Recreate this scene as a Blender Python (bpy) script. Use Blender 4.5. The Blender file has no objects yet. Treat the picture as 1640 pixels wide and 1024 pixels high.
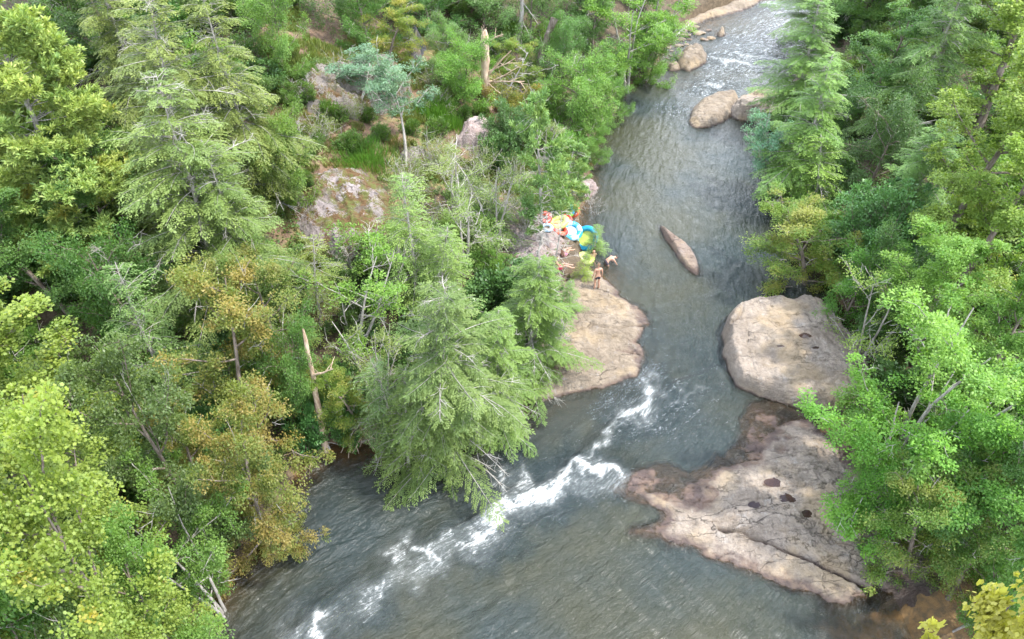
import bpy, bmesh, math, random
import numpy as np
from mathutils import Vector, Matrix, Quaternion

# ------------------------------------------------------------------ camera, sky, sun, exposure
scene = bpy.context.scene
COL = scene.collection
CAM_H, PITCH, F, CX, CY = 26.0, math.radians(42.0), 1093.0, 820.0, 512.0
cam_d = bpy.data.cameras.new('camera')
cam = bpy.data.objects.new('camera', cam_d)
COL.objects.link(cam)
cam.location = (0, 0, CAM_H)
cam.rotation_euler = (math.radians(90) - PITCH, 0, 0)
cam_d.sensor_width = 36
cam_d.lens = 36 * F / 1640
cam_d.clip_start = 0.1
cam_d.clip_end = 3000
scene.camera = cam

SUN_EL, SUN_AZ = math.radians(62), math.radians(98)       # azimuth from +Y towards +X
world = bpy.data.worlds.new("World")
scene.world = world
world.use_nodes = True
wn, wl_ = world.node_tree.nodes, world.node_tree.links
bg = wn['Background']
sky = wn.new('ShaderNodeTexSky')
sky.sky_type = 'NISHITA'
sky.sun_disc = False
sky.sun_elevation = SUN_EL
sky.sun_rotation = SUN_AZ
sky.altitude = 300
sky.air_density = 1.0
sky.dust_density = 1.5
# broken white cloud over the blue
tc = wn.new('ShaderNodeTexCoord')
mp = wn.new('ShaderNodeMapping'); mp.inputs['Scale'].default_value = (1.6, 1.6, 3.0)
cn = wn.new('ShaderNodeTexNoise'); cn.inputs['Scale'].default_value = 1.1; cn.inputs['Detail'].default_value = 6
cr = wn.new('ShaderNodeValToRGB')
cr.color_ramp.elements[0].position = 0.45; cr.color_ramp.elements[0].color = (0.1, 0.1, 0.1, 1)
cr.color_ramp.elements[1].position = 0.58; cr.color_ramp.elements[1].color = (1, 1, 1, 1)
mx = wn.new('ShaderNodeMix'); mx.data_type = 'RGBA'
mx.inputs['B'].default_value = (10.2, 10.8, 11.8, 1)
wl_.new(tc.outputs['Generated'], mp.inputs['Vector']); wl_.new(mp.outputs[0], cn.inputs['Vector'])
wl_.new(cn.outputs['Fac'], cr.inputs[0]); wl_.new(cr.outputs[0], mx.inputs['Factor'])
wl_.new(sky.outputs[0], mx.inputs['A']); wl_.new(mx.outputs['Result'], bg.inputs['Color'])
bg.inputs['Strength'].default_value = 0.15

sun_d = bpy.data.lights.new('sun', 'SUN')
sun = bpy.data.objects.new('sun', sun_d)
COL.objects.link(sun)
sun_d.energy = 2.1
sun_d.angle = math.radians(1.5)
sun_d.color = (1.0, 0.95, 0.86)
sd = Vector((math.sin(SUN_AZ) * math.cos(SUN_EL), math.cos(SUN_AZ) * math.cos(SUN_EL), math.sin(SUN_EL)))
sun.rotation_euler = sd.to_track_quat('Z', 'Y').to_euler()
sun.location = (0, 0, 60)
scene.view_settings.view_transform = 'Standard'
scene.view_settings.look = 'None'
scene.view_settings.exposure = 1.95
scene.view_settings.gamma = 1
scene.view_settings.use_curve_mapping = False
scene.cycles.max_bounces = 6
scene.cycles.transparent_max_bounces = 6
scene.cycles.diffuse_bounces = 4
scene.cycles.use_denoising = True
scene.cycles.sample_clamp_direct = 3.0
scene.cycles.sample_clamp_indirect = 3.0

# ------------------------------------------------------------------ helpers
def tag(o, label=None, cat=None, group=None, kind=None):
    if label: o['label'] = label
    if cat: o['category'] = cat
    if group: o['group'] = group
    if kind: o['kind'] = kind
    return o

def obj(name, me, parent=None, mat=None):
    if mat is not None and not me.materials:
        me.materials.append(mat)
    o = bpy.data.objects.new(name, me)
    COL.objects.link(o)
    if parent is not None: o.parent = parent
    return o

def empty(name, loc, label, cat, group=None, rz=0):
    o = bpy.data.objects.new(name, None)
    o.empty_display_size = 0.3
    COL.objects.link(o)
    o.location = loc; o.rotation_euler = (0, 0, rz)
    return tag(o, label, cat, group)

def mesh_np(name, V, Fc, k, mat=None, attrs=None, smooth=False):
    """V (n,3), Fc (m,k) polygons of k corners"""
    me = bpy.data.meshes.new(name)
    V = np.asarray(V, dtype=np.float32); Fc = np.asarray(Fc, dtype=np.int32)
    me.vertices.add(len(V)); me.vertices.foreach_set('co', V.ravel())
    me.loops.add(Fc.size); me.loops.foreach_set('vertex_index', Fc.ravel())
    me.polygons.add(len(Fc))
    me.polygons.foreach_set('loop_start', np.arange(len(Fc), dtype=np.int32) * k)
    me.polygons.foreach_set('loop_total', np.full(len(Fc), k, dtype=np.int32))
    if smooth: me.polygons.foreach_set('use_smooth', np.ones(len(Fc), dtype=bool))
    for an, (ty, arr) in (attrs or {}).items():
        a = me.attributes.new(an, ty, 'POINT')
        a.data.foreach_set('vector' if ty == 'FLOAT_VECTOR' else 'value', np.asarray(arr, dtype=np.float32).ravel())
    if mat is not None: me.materials.append(mat)
    me.update(calc_edges=True)
    return me

def hsh(i, j, s):
    n = (i.astype(np.int64) * 374761393 + j.astype(np.int64) * 668265263 + s * 1442695041) & 0x7fffffff
    n = ((n ^ (n >> 13)) * 1274126177) & 0x7fffffff
    return ((n ^ (n >> 16)) & 0xffff) / 65535.0
def vnoise(x, y, s=0):
    i = np.floor(x); j = np.floor(y); u = x - i; v = y - j
    u = u*u*u*(u*(u*6-15)+10); v = v*v*v*(v*(v*6-15)+10)
    i = i.astype(np.int64); j = j.astype(np.int64)
    return ((hsh(i, j, s)*(1-u) + hsh(i+1, j, s)*u)*(1-v) + (hsh(i, j+1, s)*(1-u) + hsh(i+1, j+1, s)*u)*v) * 2 - 1
def fbm(x, y, s=0, o=4):
    r = 0; a = 0.5
    for k in range(o):
        r = r + a * vnoise(x, y, s + k*17); x = x*2.03 + 3.1; y = y*2.03 - 1.7; a *= 0.5
    return r
def sstep(a, b, x):
    t = np.clip((x - a) / (b - a), 0, 1); return t*t*(3-2*t)

def sdf(P, x, y):
    """signed distance to polygon, positive inside"""
    P = np.asarray(P); x = np.asarray(x, float); y = np.asarray(y, float)
    d = np.full(x.shape, 1e9); ins = np.zeros(x.shape, bool)
    n = len(P)
    for i in range(n):
        ax, ay = P[i]; bx, by = P[(i+1) % n]
        ex, ey = bx-ax, by-ay
        t = np.clip(((x-ax)*ex + (y-ay)*ey) / (ex*ex+ey*ey+1e-12), 0, 1)
        d = np.minimum(d, (x-ax-t*ex)**2 + (y-ay-t*ey)**2)
        c = ((ay > y) != (by > y)) & (x < (bx-ax)*(y-ay)/((by-ay) if by != ay else 1e-9) + ax)
        ins ^= c
    d = np.sqrt(d)
    return np.where(ins, d, -d)
def pdist(P, x, y):
    d = np.full(x.shape, 1e9); S = np.zeros(x.shape); sd = np.ones(x.shape); acc = 0
    for i in range(len(P)-1):
        ax, ay = P[i]; bx, by = P[i+1]; ex, ey = bx-ax, by-ay; L = math.hypot(ex, ey)
        t = np.clip(((x-ax)*ex + (y-ay)*ey) / (L*L), 0, 1)
        dd = np.hypot(x-ax-t*ex, y-ay-t*ey)
        m = dd < d
        d = np.where(m, dd, d); S = np.where(m, acc + t*L, S)
        sd = np.where(m, np.sign(ex*(y-ay) - ey*(x-ax)), sd); acc += L
    return d, S, sd

def smooth_poly(P, it=2, closed=True):
    P = [tuple(p) for p in P]
    for _ in range(it):
        Q = []
        n = len(P)
        for i in range(n if closed else n-1):
            a = P[i]; b = P[(i+1) % n]
            Q.append((a[0]*.75+b[0]*.25, a[1]*.75+b[1]*.25)); Q.append((a[0]*.25+b[0]*.75, a[1]*.25+b[1]*.75))
        P = Q if closed else [P[0]] + Q + [P[-1]]
    return P

cP, sP = math.cos(PITCH), math.sin(PITCH)
def ray(px, py):
    X = (px - CX) / F; Y = -(py - CY) / F
    return np.array([X, Y*sP + cP, Y*cP - sP])
def water_level(y):
    return np.interp(y, [12, 17, 21.5, 24.3, 27.5, 30, 50, 62, 75, 100, 200], [0, 0.04, 0.2, 0.32, 0.75, 0.8, 0.85, 1.0, 1.4, 1.9, 3.5])
def p2w(px, py, dz=0.0):
    r = ray(px, py); y = 30.0
    for _ in range(12):
        t = (float(water_level(y)) + dz - CAM_H) / r[2]; y = 0.5*y + 0.5*r[1]*t
    return (r[0]*t, r[1]*t)
def W(pts, dz=0.0): return [p2w(a, b, dz) for a, b in pts]

# ------------------------------------------------------------------ the river outline (traced, on the water plane)
LEFT = [(150,1400),(230,1150),(330,980),(400,890),(455,800),(488,738),(530,712),(600,712),(680,700),(760,690),(815,665),(860,632),(930,608),(985,592),(1000,572),(985,545),(990,516),(965,480),(945,452),(935,415),(928,350),(945,300),(945,250),(960,195),(985,150),(1035,125),(1055,95),(1070,70),(1090,45),(1120,32),(1180,18),(1230,-8),(1290,-50)]
RIGHT = [(1400,-50),(1330,0),(1305,40),(1280,100),(1258,200),(1262,300),(1290,345),(1310,400),(1340,480),(1390,560),(1385,640),(1330,700),(1330,780),(1400,860),(1500,925),(1575,950),(1640,990),(1700,1100),(1750,1400)]
river = [(-9,-30)] + [(-8,-5)] + W(LEFT) + [(60,170),(110,300),(190,520),(215,520),(125,300),(75,170)] + W(RIGHT) + [(14,-5),(14,-30)]
CENTRE = W([(1340,-50),(1290,0),(1200,60),(1160,120),(1120,200),(1100,300),(1110,400),(1110,500),(1100,570),(1050,640),(970,720),(880,790),(760,860),(640,930),(520,1000),(420,1100)])
CENTRE = [(125,300),(62,160)] + smooth_poly(CENTRE, 2, False) + [(-4,-8)]

# ------------------------------------------------------------------ terrain
def side_of(x, y):
    cy_ = [-60, 5, 12, 20, 28, 40, 60, 90, 160, 300, 520]
    cx_ = [3, 2, 3, 4, 8, 12, 21, 40, 68, 118, 203]
    return x - np.interp(y, cy_, cx_)
def terrain_raw(x, y):
    d = -sdf(river, x, y)                 # >0 on land
    wl = water_level(y)
    left = side_of(x, y) < 0
    sl = np.where(left, np.interp(y, [0, 18, 30, 42], [0.2, 0.24, 0.46, 0.55]), np.interp(y, [0, 20, 40], [0.3, 0.36, 0.42]))
    dd = np.clip(d, 0, None)
    reach = 26.0
    hill = sl * reach * (1 - np.exp(-dd / reach)) + 0.06*np.clip(dd-60, 0, 400)
    n = fbm(x*0.13, y*0.13, 5, 4)
    land = wl + 0.55*(1-np.exp(-dd/0.7)) + hill + n*np.clip(dd*0.22, 0, 1.9) + fbm(x*0.9, y*0.9, 9, 3)*0.25*np.clip(dd, 0, 1)
    bed = wl - np.clip(0.08 + 0.42*(-d), 0, 1.7) - 0.12*fbm(x*0.8, y*0.8, 3, 3)*np.clip(-d, 0, 1)
    return np.where(d > 0, land - 0.08*np.exp(-dd*4), bed)

# ------------------------------------------------------------------ rocks as height fields
ROCKS = []
class Rock:
    def __init__(s, name, px, h, edge, base='water', tilt=(0, 0), seed=1, amp=0.12, cracks=(), res=0.08, power=0.6, dz=None, dome=0.0, sink=0.7, rough=0.06, strata=0.0, grain=0.0, gdir=-0.46, jit=0.35):
        s.jit = jit
        s.grain, s.gdir = grain, gdir
        s.name, s.h, s.edge, s.base, s.tilt, s.seed, s.amp, s.res, s.power, s.dome, s.sink, s.rough, s.strata = name, h, edge, base, tilt, seed, amp, res, power, dome, sink, rough, strata
        if base == 'water':
            s.P = W(px, h*0.45 if dz is None else dz)
            s.cracks = [(W(c, h*0.8), w, dp) for c, w, dp in cracks]
        else:
            s.P = [hit(a, b)[:2] for a, b in px]; s.cracks = [([hit(a, b)[:2] for a, b in c], w, dp) for c, w, dp in cracks]
        s.P = smooth_poly(s.P, 1 if name == 'boulder' and h > 1.0 else 2)
        A = np.array(s.P); s.c = A.mean(0); s.lo = A.min(0); s.hi = A.max(0)
        s.pools = []
        ROCKS.append(s)
    def z(s, x, y):
        d = sdf(s.P, x, y)
        d = d + fbm(x*1.6, y*1.6, s.seed+50, 4)*min(s.jit, s.edge*0.8+0.1)
        if s.base == 'water': b = water_level(y)
        else: b = terrain_raw(x, y)
        t = np.clip(d / s.edge, 0, 1)
        p = np.power(t, s.power)
        z = b - 0.05 + s.h*p*(1 + s.tilt[0]*(x-s.c[0]) + s.tilt[1]*(y-s.c[1])) + s.dome*np.clip(d, 0, 3)
        z = z + s.amp*fbm(x*0.7, y*0.7, s.seed, 5)*np.clip(p*1.5, 0, 1) + s.rough*fbm(x*4, y*4, s.seed+9, 3)*np.clip(t+.2, 0, 1)
        if s.grain:
            gu = x*math.cos(s.gdir)+y*math.sin(s.gdir); gv = -x*math.sin(s.gdir)+y*math.cos(s.gdir)
            gv = gv + 0.5*fbm(x*.5, y*.5, s.seed+60, 3)
            g_ = fbm(gu*0.35, gv*2.2, s.seed+61, 5)
            z = z + s.grain*(g_ - 1.2*np.clip(1-np.abs(fbm(gu*0.3, gv*1.6, s.seed+62, 3))/0.035, 0, 1)*0.6)*t
        if s.strata:
            q = z + 0.25*fbm(x*0.5, y*0.5, s.seed+4, 3); k = s.strata
            z = z - (q - np.floor(q/k)*k - k/2) * 0.7
        rd = np.abs(fbm(x*0.55+fbm(x, y, 2, 2), y*1.1, s.seed+30, 3))
        z = z - 0.09*np.clip(1 - rd/0.03, 0, 1)*t
        for c, w, dp in s.cracks:
            dd, _, _ = pdist(c, x + 0.12*fbm(x*2, y*2, 7, 3), y + 0.12*fbm(x*2, y*2, 8, 3))
            z = z - dp*np.exp(-(dd/w)**2)
        for (pcx, pcy), rx, ry, pz in s.pools:
            q = np.sqrt(((x-pcx)/rx)**2 + ((y-pcy)/ry)**2) + 0.9*fbm(x*2.6, y*2.6, 66, 4)
            z = z + (np.minimum(z, pz - 0.10*(1.05-q)) - z)*sstep(1.35, 0.95, q)
        z = np.where(d < 0, b - 0.05 + d*2.4, z)
        return z, d
    def build(s, mat, label, cat='rock', group=None):
        x0, y0 = s.lo - 0.8; x1, y1 = s.hi + 0.8
        nx = int((x1-x0)/s.res)+1; ny = int((y1-y0)/s.res)+1
        X, Y = np.meshgrid(np.linspace(x0, x1, nx), np.linspace(y0, y1, ny))
        Z, D = s.z(X, Y)
        keep = D > -s.sink/2.4
        idx = np.arange(nx*ny).reshape(ny, nx)
        q = np.stack([idx[:-1, :-1], idx[:-1, 1:], idx[1:, 1:], idx[1:, :-1]], -1).reshape(-1, 4)
        kq = (keep[:-1, :-1] & keep[:-1, 1:] & keep[1:, 1:] & keep[1:, :-1]).reshape(-1)
        q = q[kq]
        used = np.unique(q); remap = np.zeros(nx*ny, int); remap[used] = np.arange(len(used))
        V = np.stack([X.ravel()-s.c[0], Y.ravel()-s.c[1], Z.ravel()], 1)[used]
        zb = float(V[:, 2].min()); V[:, 2] -= zb
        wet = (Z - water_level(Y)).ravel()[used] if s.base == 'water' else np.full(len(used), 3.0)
        me = mesh_np(s.name, V, remap[q], 4, mat, {'wet': ('FLOAT', wet)}, smooth=True)
        o = obj(s.name, me); o.location = (s.c[0], s.c[1], zb)
        return tag(o, label, cat, group)

R = {}
R['bank_slab'] = Rock('rock_slab', [(880,470),(925,430),(952,432),(975,450),(1002,476),(1044,506),(1030,522),(1018,540),(1028,556),(1038,582),(1010,608),(930,624),(868,646),(835,642),(820,600),(840,540)], 0.5, 0.8, tilt=(-0.18, 0.03), grain=.10, seed=11, amp=0.22, res=0.055, dz=0.1,
     cracks=[([(1035,512),(990,525),(950,520),(915,530)], 0.06, 0.16), ([(1010,480),(975,500),(940,498)], 0.05, 0.08), ([(1034,585),(990,570),(960,585),(920,590)], 0.05, 0.1), ([(1025,560),(975,555),(930,560)], 0.06, 0.08)])
R['boulder'] = Rock('boulder', [(1162,515),(1172,495),(1212,478),(1245,478),(1262,486),(1285,474),(1322,484),(1352,520),(1392,560),(1402,600),(1385,636),(1335,646),(1290,640),(1245,626),(1188,610),(1172,580),(1163,550)], 1.05, 0.28, tilt=(-0.02, 0.05), jit=0.16, seed=21, amp=0.26, res=0.055, power=0.42, grain=.06,
     cracks=[([(1240,580),(1265,560),(1300,555)], 0.06, 0.08), ([(1164,530),(1185,510),(1190,490),(1180,487)], 0.05, 0.15), ([(1195,520),(1200,560),(1215,612)], 0.05, 0.06), ([(1300,480),(1340,530),(1370,540)], 0.07, 0.12), ([(1240,625),(1290,610),(1380,600)], 0.05, 0.07)], dz=0.7)
R['slab'] = Rock('rock_slab', [(1042,848),(1080,872),(1150,890),(1200,912),(1270,943),(1330,962),(1385,962),(1400,945),(1425,952),(1480,943),(1520,925),(1490,860),(1420,790),(1370,730),(1300,670),(1250,668),(1222,700),(1215,738),(1160,742),(1120,765),(1140,790),(1120,800),(1080,790),(1020,778),(1015,792),(1050,812),(1068,835)], 0.30, 1.5, seed=31, amp=0.2, res=0.045, dz=0.1, power=0.75, dome=0.07, rough=0.08, grain=.13,
     cracks=[([(1150,845),(1200,857),(1250,880),(1300,897),(1350,920),(1395,942),(1420,950)], 0.11, 0.32), ([(1080,830),(1140,850),(1230,855),(1300,850)], 0.05, 0.07), ([(1300,900),(1380,880),(1440,885)], 0.05, 0.06)])
R['shelf'] = Rock('rock_shelf', [(985,785),(1000,755),(1060,742),(1110,765),(1190,705),(1185,665),(1215,640),(1260,640),(1330,700),(1330,800),(1200,850),(1100,880),(1040,862),(1000,850),(1055,835),(1050,810),(1010,800)], 0.06, 0.8, seed=41, amp=0.15, res=0.06, dz=0.0, power=0.8, rough=0.08, grain=.07)
R['mid'] = Rock('rock_slab', [(1056,354),(1064,364),(1080,376),(1099,388),(1112,402),(1119,418),(1122,436),(1113,435),(1099,424),(1088,410),(1077,392),(1063,374)], 0.4, 0.14, tilt=(-0.25, 0.06), jit=.04, seed=51, amp=0.05, res=0.05, dz=0.25)
R['pair_a'] = Rock('boulder', [(1104,192),(1108,168),(1122,153),(1152,146),(1180,146),(1188,155),(1178,172),(1165,184),(1142,195),(1118,196)], 0.75, 0.6, jit=.15, tilt=(0.02, 0.05), seed=61, amp=0.3, res=0.07, dz=0.5)
R['pair_b'] = Rock('boulder', [(1168,172),(1178,155),(1200,147),(1245,144),(1262,165),(1255,188),(1222,190),(1196,184),(1180,182)], 0.95, 0.5, jit=.2, grain=.12, seed=71, amp=0.3, res=0.07, dz=0.55, strata=0.35)
R['far_boulder'] = Rock('boulder', [(1083,92),(1088,78),(1104,69),(1122,68),(1133,78),(1130,90),(1112,102),(1094,101)], 0.95, 0.7, seed=81, amp=0.3, res=0.09, dz=0.7)
R['far_small'] = Rock('boulder', [(1064,105),(1068,101),(1083,99),(1092,104),(1085,112),(1072,112)], 0.5, 0.5, seed=91, amp=0.25, res=0.08, dz=0.2)
R['far_mid'] = Rock('boulder', [(1148,50),(1150,45),(1160,44),(1164,49),(1160,54),(1151,54)], 0.8, 0.5, seed=95, amp=0.2, res=0.08, dz=0.3)
R['ledge'] = Rock('rock_ledge', [(1078,48),(1095,35),(1112,25),(1150,10),(1190,-4),(1230,-10),(1215,4),(1185,16),(1160,22),(1130,30),(1112,38),(1105,48),(1088,52)], 0.5, 0.9, seed=101, amp=0.3, res=0.12, dz=0.2)
R['cove_rock'] = Rock('boulder', [(974,165),(976,152),(984,145),(992,150),(991,166),(984,176)], 1.2, 0.4, seed=111, amp=0.2, res=0.07, dz=0.6)
R['edge_rock'] = Rock('boulder', [(912,296),(922,284),(940,280),(955,288),(957,300),(946,310),(925,312)], 0.7, 0.5, seed=121, amp=0.25, res=0.06, dz=0.4)
R['right_rock'] = Rock('boulder', [(1240,318),(1252,310),(1280,318),(1295,335),(1285,348),(1262,346)], 0.8, 0.4, seed=131, amp=0.2, res=0.07, dz=0.4)

POOLS = [(1240,772,.62,.32,'dark rain pool nearest the green leaves on the pale slab'), (1262,798,.55,.28,'dark rain pool in the upper middle of the pale slab'), (1207,808,.36,.2,'shallow brown rain pool at the left of the pale slab'), (1292,822,.3,.25,'small dark rain pool under the leaf tips on the pale slab'),
         (1288,536,.55,.22,'amber rain pool on top of the huge boulder'), (1308,556,.24,.12,'small dark rain pool in front of the amber one on the huge boulder'), (1250,553,.25,.1,'thin damp hollow in the middle of the huge boulder')]
POOLS = [(p[0], p[1], p[2]*.72, p[3]*.72, p[4]) for p in POOLS]
POOLC = []
for a_, b_, rx_, ry_, l_ in POOLS:
    rk = R['boulder'] if b_ < 600 else R['slab']
    x_, y_ = p2w(a_, b_, 1.2 if b_ < 600 else .7)
    for _ in range(6):
        z_ = float(rk.z(np.array([x_]), np.array([y_]))[0][0]); r_ = ray(a_, b_); t_ = (z_-CAM_H)/r_[2]; x_, y_ = r_[0]*t_, r_[1]*t_
    POOLC.append((x_, y_, z_ - .06))
for p_, c_ in zip(POOLS, POOLC):
    (R['boulder'] if p_[1] < 600 else R['slab']).pools.append(((c_[0], c_[1]), p_[2], p_[3], c_[2]))

# terrain lookup grid
gx = np.concatenate([np.linspace(-400, -62, 40), np.linspace(-60, 75, 541), np.linspace(78, 420, 40)])
gy = np.concatenate([np.linspace(-60, -1, 20), np.linspace(0, 110, 441), np.linspace(112, 520, 60)])
GX, GY = np.meshgrid(gx, gy)
GZ = terrain_raw(GX, GY)
def carve(lst):
    global GZ
    for r in lst:
        m = (GX > r.lo[0]-1) & (GX < r.hi[0]+1) & (GY > r.lo[1]-1) & (GY < r.hi[1]+1)
        z, d = r.z(GX[m], GY[m])
        GZ[m] = np.where(d > 0.12, np.minimum(GZ[m], z - 0.3), GZ[m])
carve(ROCKS)
def ground(x, y):
    i = int(np.clip(np.searchsorted(gx, x) - 1, 0, len(gx)-2)); j = int(np.clip(np.searchsorted(gy, y) - 1, 0, len(gy)-2))
    u = (x-gx[i])/(gx[i+1]-gx[i]); v = (y-gy[j])/(gy[j+1]-gy[j])
    return float((GZ[j, i]*(1-u)+GZ[j, i+1]*u)*(1-v) + (GZ[j+1, i]*(1-u)+GZ[j+1, i+1]*u)*v)
def hit(px, py, up=0.0):
    r = ray(px, py); t = 6.0
    while t < 300:
        if CAM_H + r[2]*t <= ground(r[0]*t, r[1]*t) + up: break
        t += 0.25
    a, b = t-0.25, t
    for _ in range(8):
        m = (a+b)/2
        if CAM_H + r[2]*m <= ground(r[0]*m, r[1]*m) + up: b = m
        else: a = m
    return (r[0]*b, r[1]*b, CAM_H + r[2]*b)

LAND_ROCKS = {}
def land_rock(k, *a, **kw):
    LAND_ROCKS[k] = Rock(*a, base='land', **kw)
land_rock('outcrop', 'rock_outcrop', [(484,150),(492,128),(520,118),(570,112),(620,116),(655,130),(660,150),(640,175),(610,190),(575,196),(535,194),(500,185),(486,170)], 1.25, 0.8, seed=201, amp=0.5, res=0.06, rough=0.18, grain=.35, gdir=0.0)
land_rock('pink', 'boulder', [(733,232),(738,212),(748,203),(775,206),(792,215),(796,240),(790,254),(765,250),(742,244)], 1.3, 0.6, seed=211, amp=0.3, res=0.06)
land_rock('mossy', 'rock_slab', [(470,345),(478,310),(500,280),(540,270),(580,272),(605,285),(625,320),(632,350),(610,400),(580,425),(545,430),(510,400),(480,375)], 0.7, 0.9, seed=221, amp=0.4, res=0.05, rough=0.16, grain=.12, gdir=0.2)
land_rock('grey_a', 'boulder', [(637,255),(643,242),(660,238),(680,242),(692,255),(684,268),(660,270)], 0.6, 0.5, seed=231, amp=0.3, res=0.06)
land_rock('dark', 'boulder', [(646,62),(650,52),(664,56),(678,70),(680,84),(674,97),(660,98),(652,90),(662,80)], 1.6, 0.5, seed=241, amp=0.2, res=0.08)
land_rock('ridge', 'boulder', [(852,145),(858,137),(870,138),(886,150),(884,160),(865,158)], 0.8, 0.5, seed=251, amp=0.2, res=0.08)
land_rock('shade_rock', 'boulder', [(1400,450),(1420,440),(1450,445),(1470,465),(1465,485),(1435,488),(1408,475)], 0.9, 0.5, seed=261, amp=0.2, res=0.07)
land_rock('low', 'boulder', [(790,330),(830,322),(880,335),(905,365),(900,410),(870,425),(820,410),(790,380)], 0.5, 0.8, seed=271, amp=0.35, res=0.06)
# ------------------------------------------------------------------ materials
class NT:
    def __init__(s, name):
        s.m = bpy.data.materials.new(name); s.m.use_nodes = True
        s.t = s.m.node_tree; s.n = s.t.nodes; s.l = s.t.links; s.n.clear()
        s.out = s.n.new('ShaderNodeOutputMaterial')
    def add(s, ty, _props=None, **ins):
        nd = s.n.new('ShaderNode' + ty)
        for k, v in (_props or {}).items(): setattr(nd, k, v)
        for k, v in ins.items():
            k2 = int(k[1:]) if k[0] == '_' and k[1:].isdigit() else k.replace('_', ' ')
            s.set(nd.inputs[k2], v)
        return nd
    def set(s, sock, v):
        if isinstance(v, bpy.types.NodeSocket): s.l.new(v, sock)
        elif isinstance(v, bpy.types.Node): s.l.new(v.outputs[0], sock)
        else:
            if isinstance(v, tuple) and len(v) == 3 and sock.type == 'RGBA': v = v + (1,)
            sock.default_value = v
    def noise(s, vec, scale, detail=4, rough=0.55, dist=0.0):
        return s.add('TexNoise', Vector=vec, Scale=scale, Detail=float(detail), Roughness=rough, Distortion=dist).outputs['Fac']
    def ramp(s, fac, stops, interp='LINEAR'):
        nd = s.add('ValToRGB', _0=fac); cr = nd.color_ramp; cr.interpolation = interp
        while len(cr.elements) < len(stops): cr.elements.new(0.5)
        for e, (p, c) in zip(cr.elements, stops):
            e.position = p; e.color = tuple(c) + (1,) if not isinstance(c, (int, float)) else (c, c, c, 1)
        return nd.outputs[0]
    def mix(s, f, a, b, mode='MIX'):
        nd = s.n.new('ShaderNodeMix'); nd.data_type = 'RGBA'; nd.blend_type = mode
        s.set(nd.inputs[0], f); s.set(nd.inputs[6], a); s.set(nd.inputs[7], b); return nd.outputs[2]
    def math(s, op, a, b=0.0, c=0.0, clamp=False):
        nd = s.n.new('ShaderNodeMath'); nd.operation = op; nd.use_clamp = clamp
        s.set(nd.inputs[0], a); s.set(nd.inputs[1], b); s.set(nd.inputs[2], c); return nd.outputs[0]
    def mapr(s, v, a, b, c=0.0, d=1.0, smooth=True):
        nd = s.n.new('ShaderNodeMapRange'); nd.interpolation_type = 'SMOOTHSTEP' if smooth else 'LINEAR'
        s.set(nd.inputs[0], v); s.set(nd.inputs[1], a); s.set(nd.inputs[2], b); s.set(nd.inputs[3], c); s.set(nd.inputs[4], d); return nd.outputs[0]
    def attr(s, name): return s.add('Attribute', {'attribute_name': name})
    def bump(s, h, strength=0.5, dist=0.05, normal=None):
        nd = s.add('Bump', Height=h, Strength=strength, Distance=dist)
        if normal is not None: s.set(nd.inputs['Normal'], normal)
        return nd.outputs[0]
    def pos(s): return s.add('NewGeometry').outputs['Position']
    def principled(s, **ins):
        p = s.add('BsdfPrincipled', **ins); s.l.new(p.outputs[0], s.out.inputs[0]); return p

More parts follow.
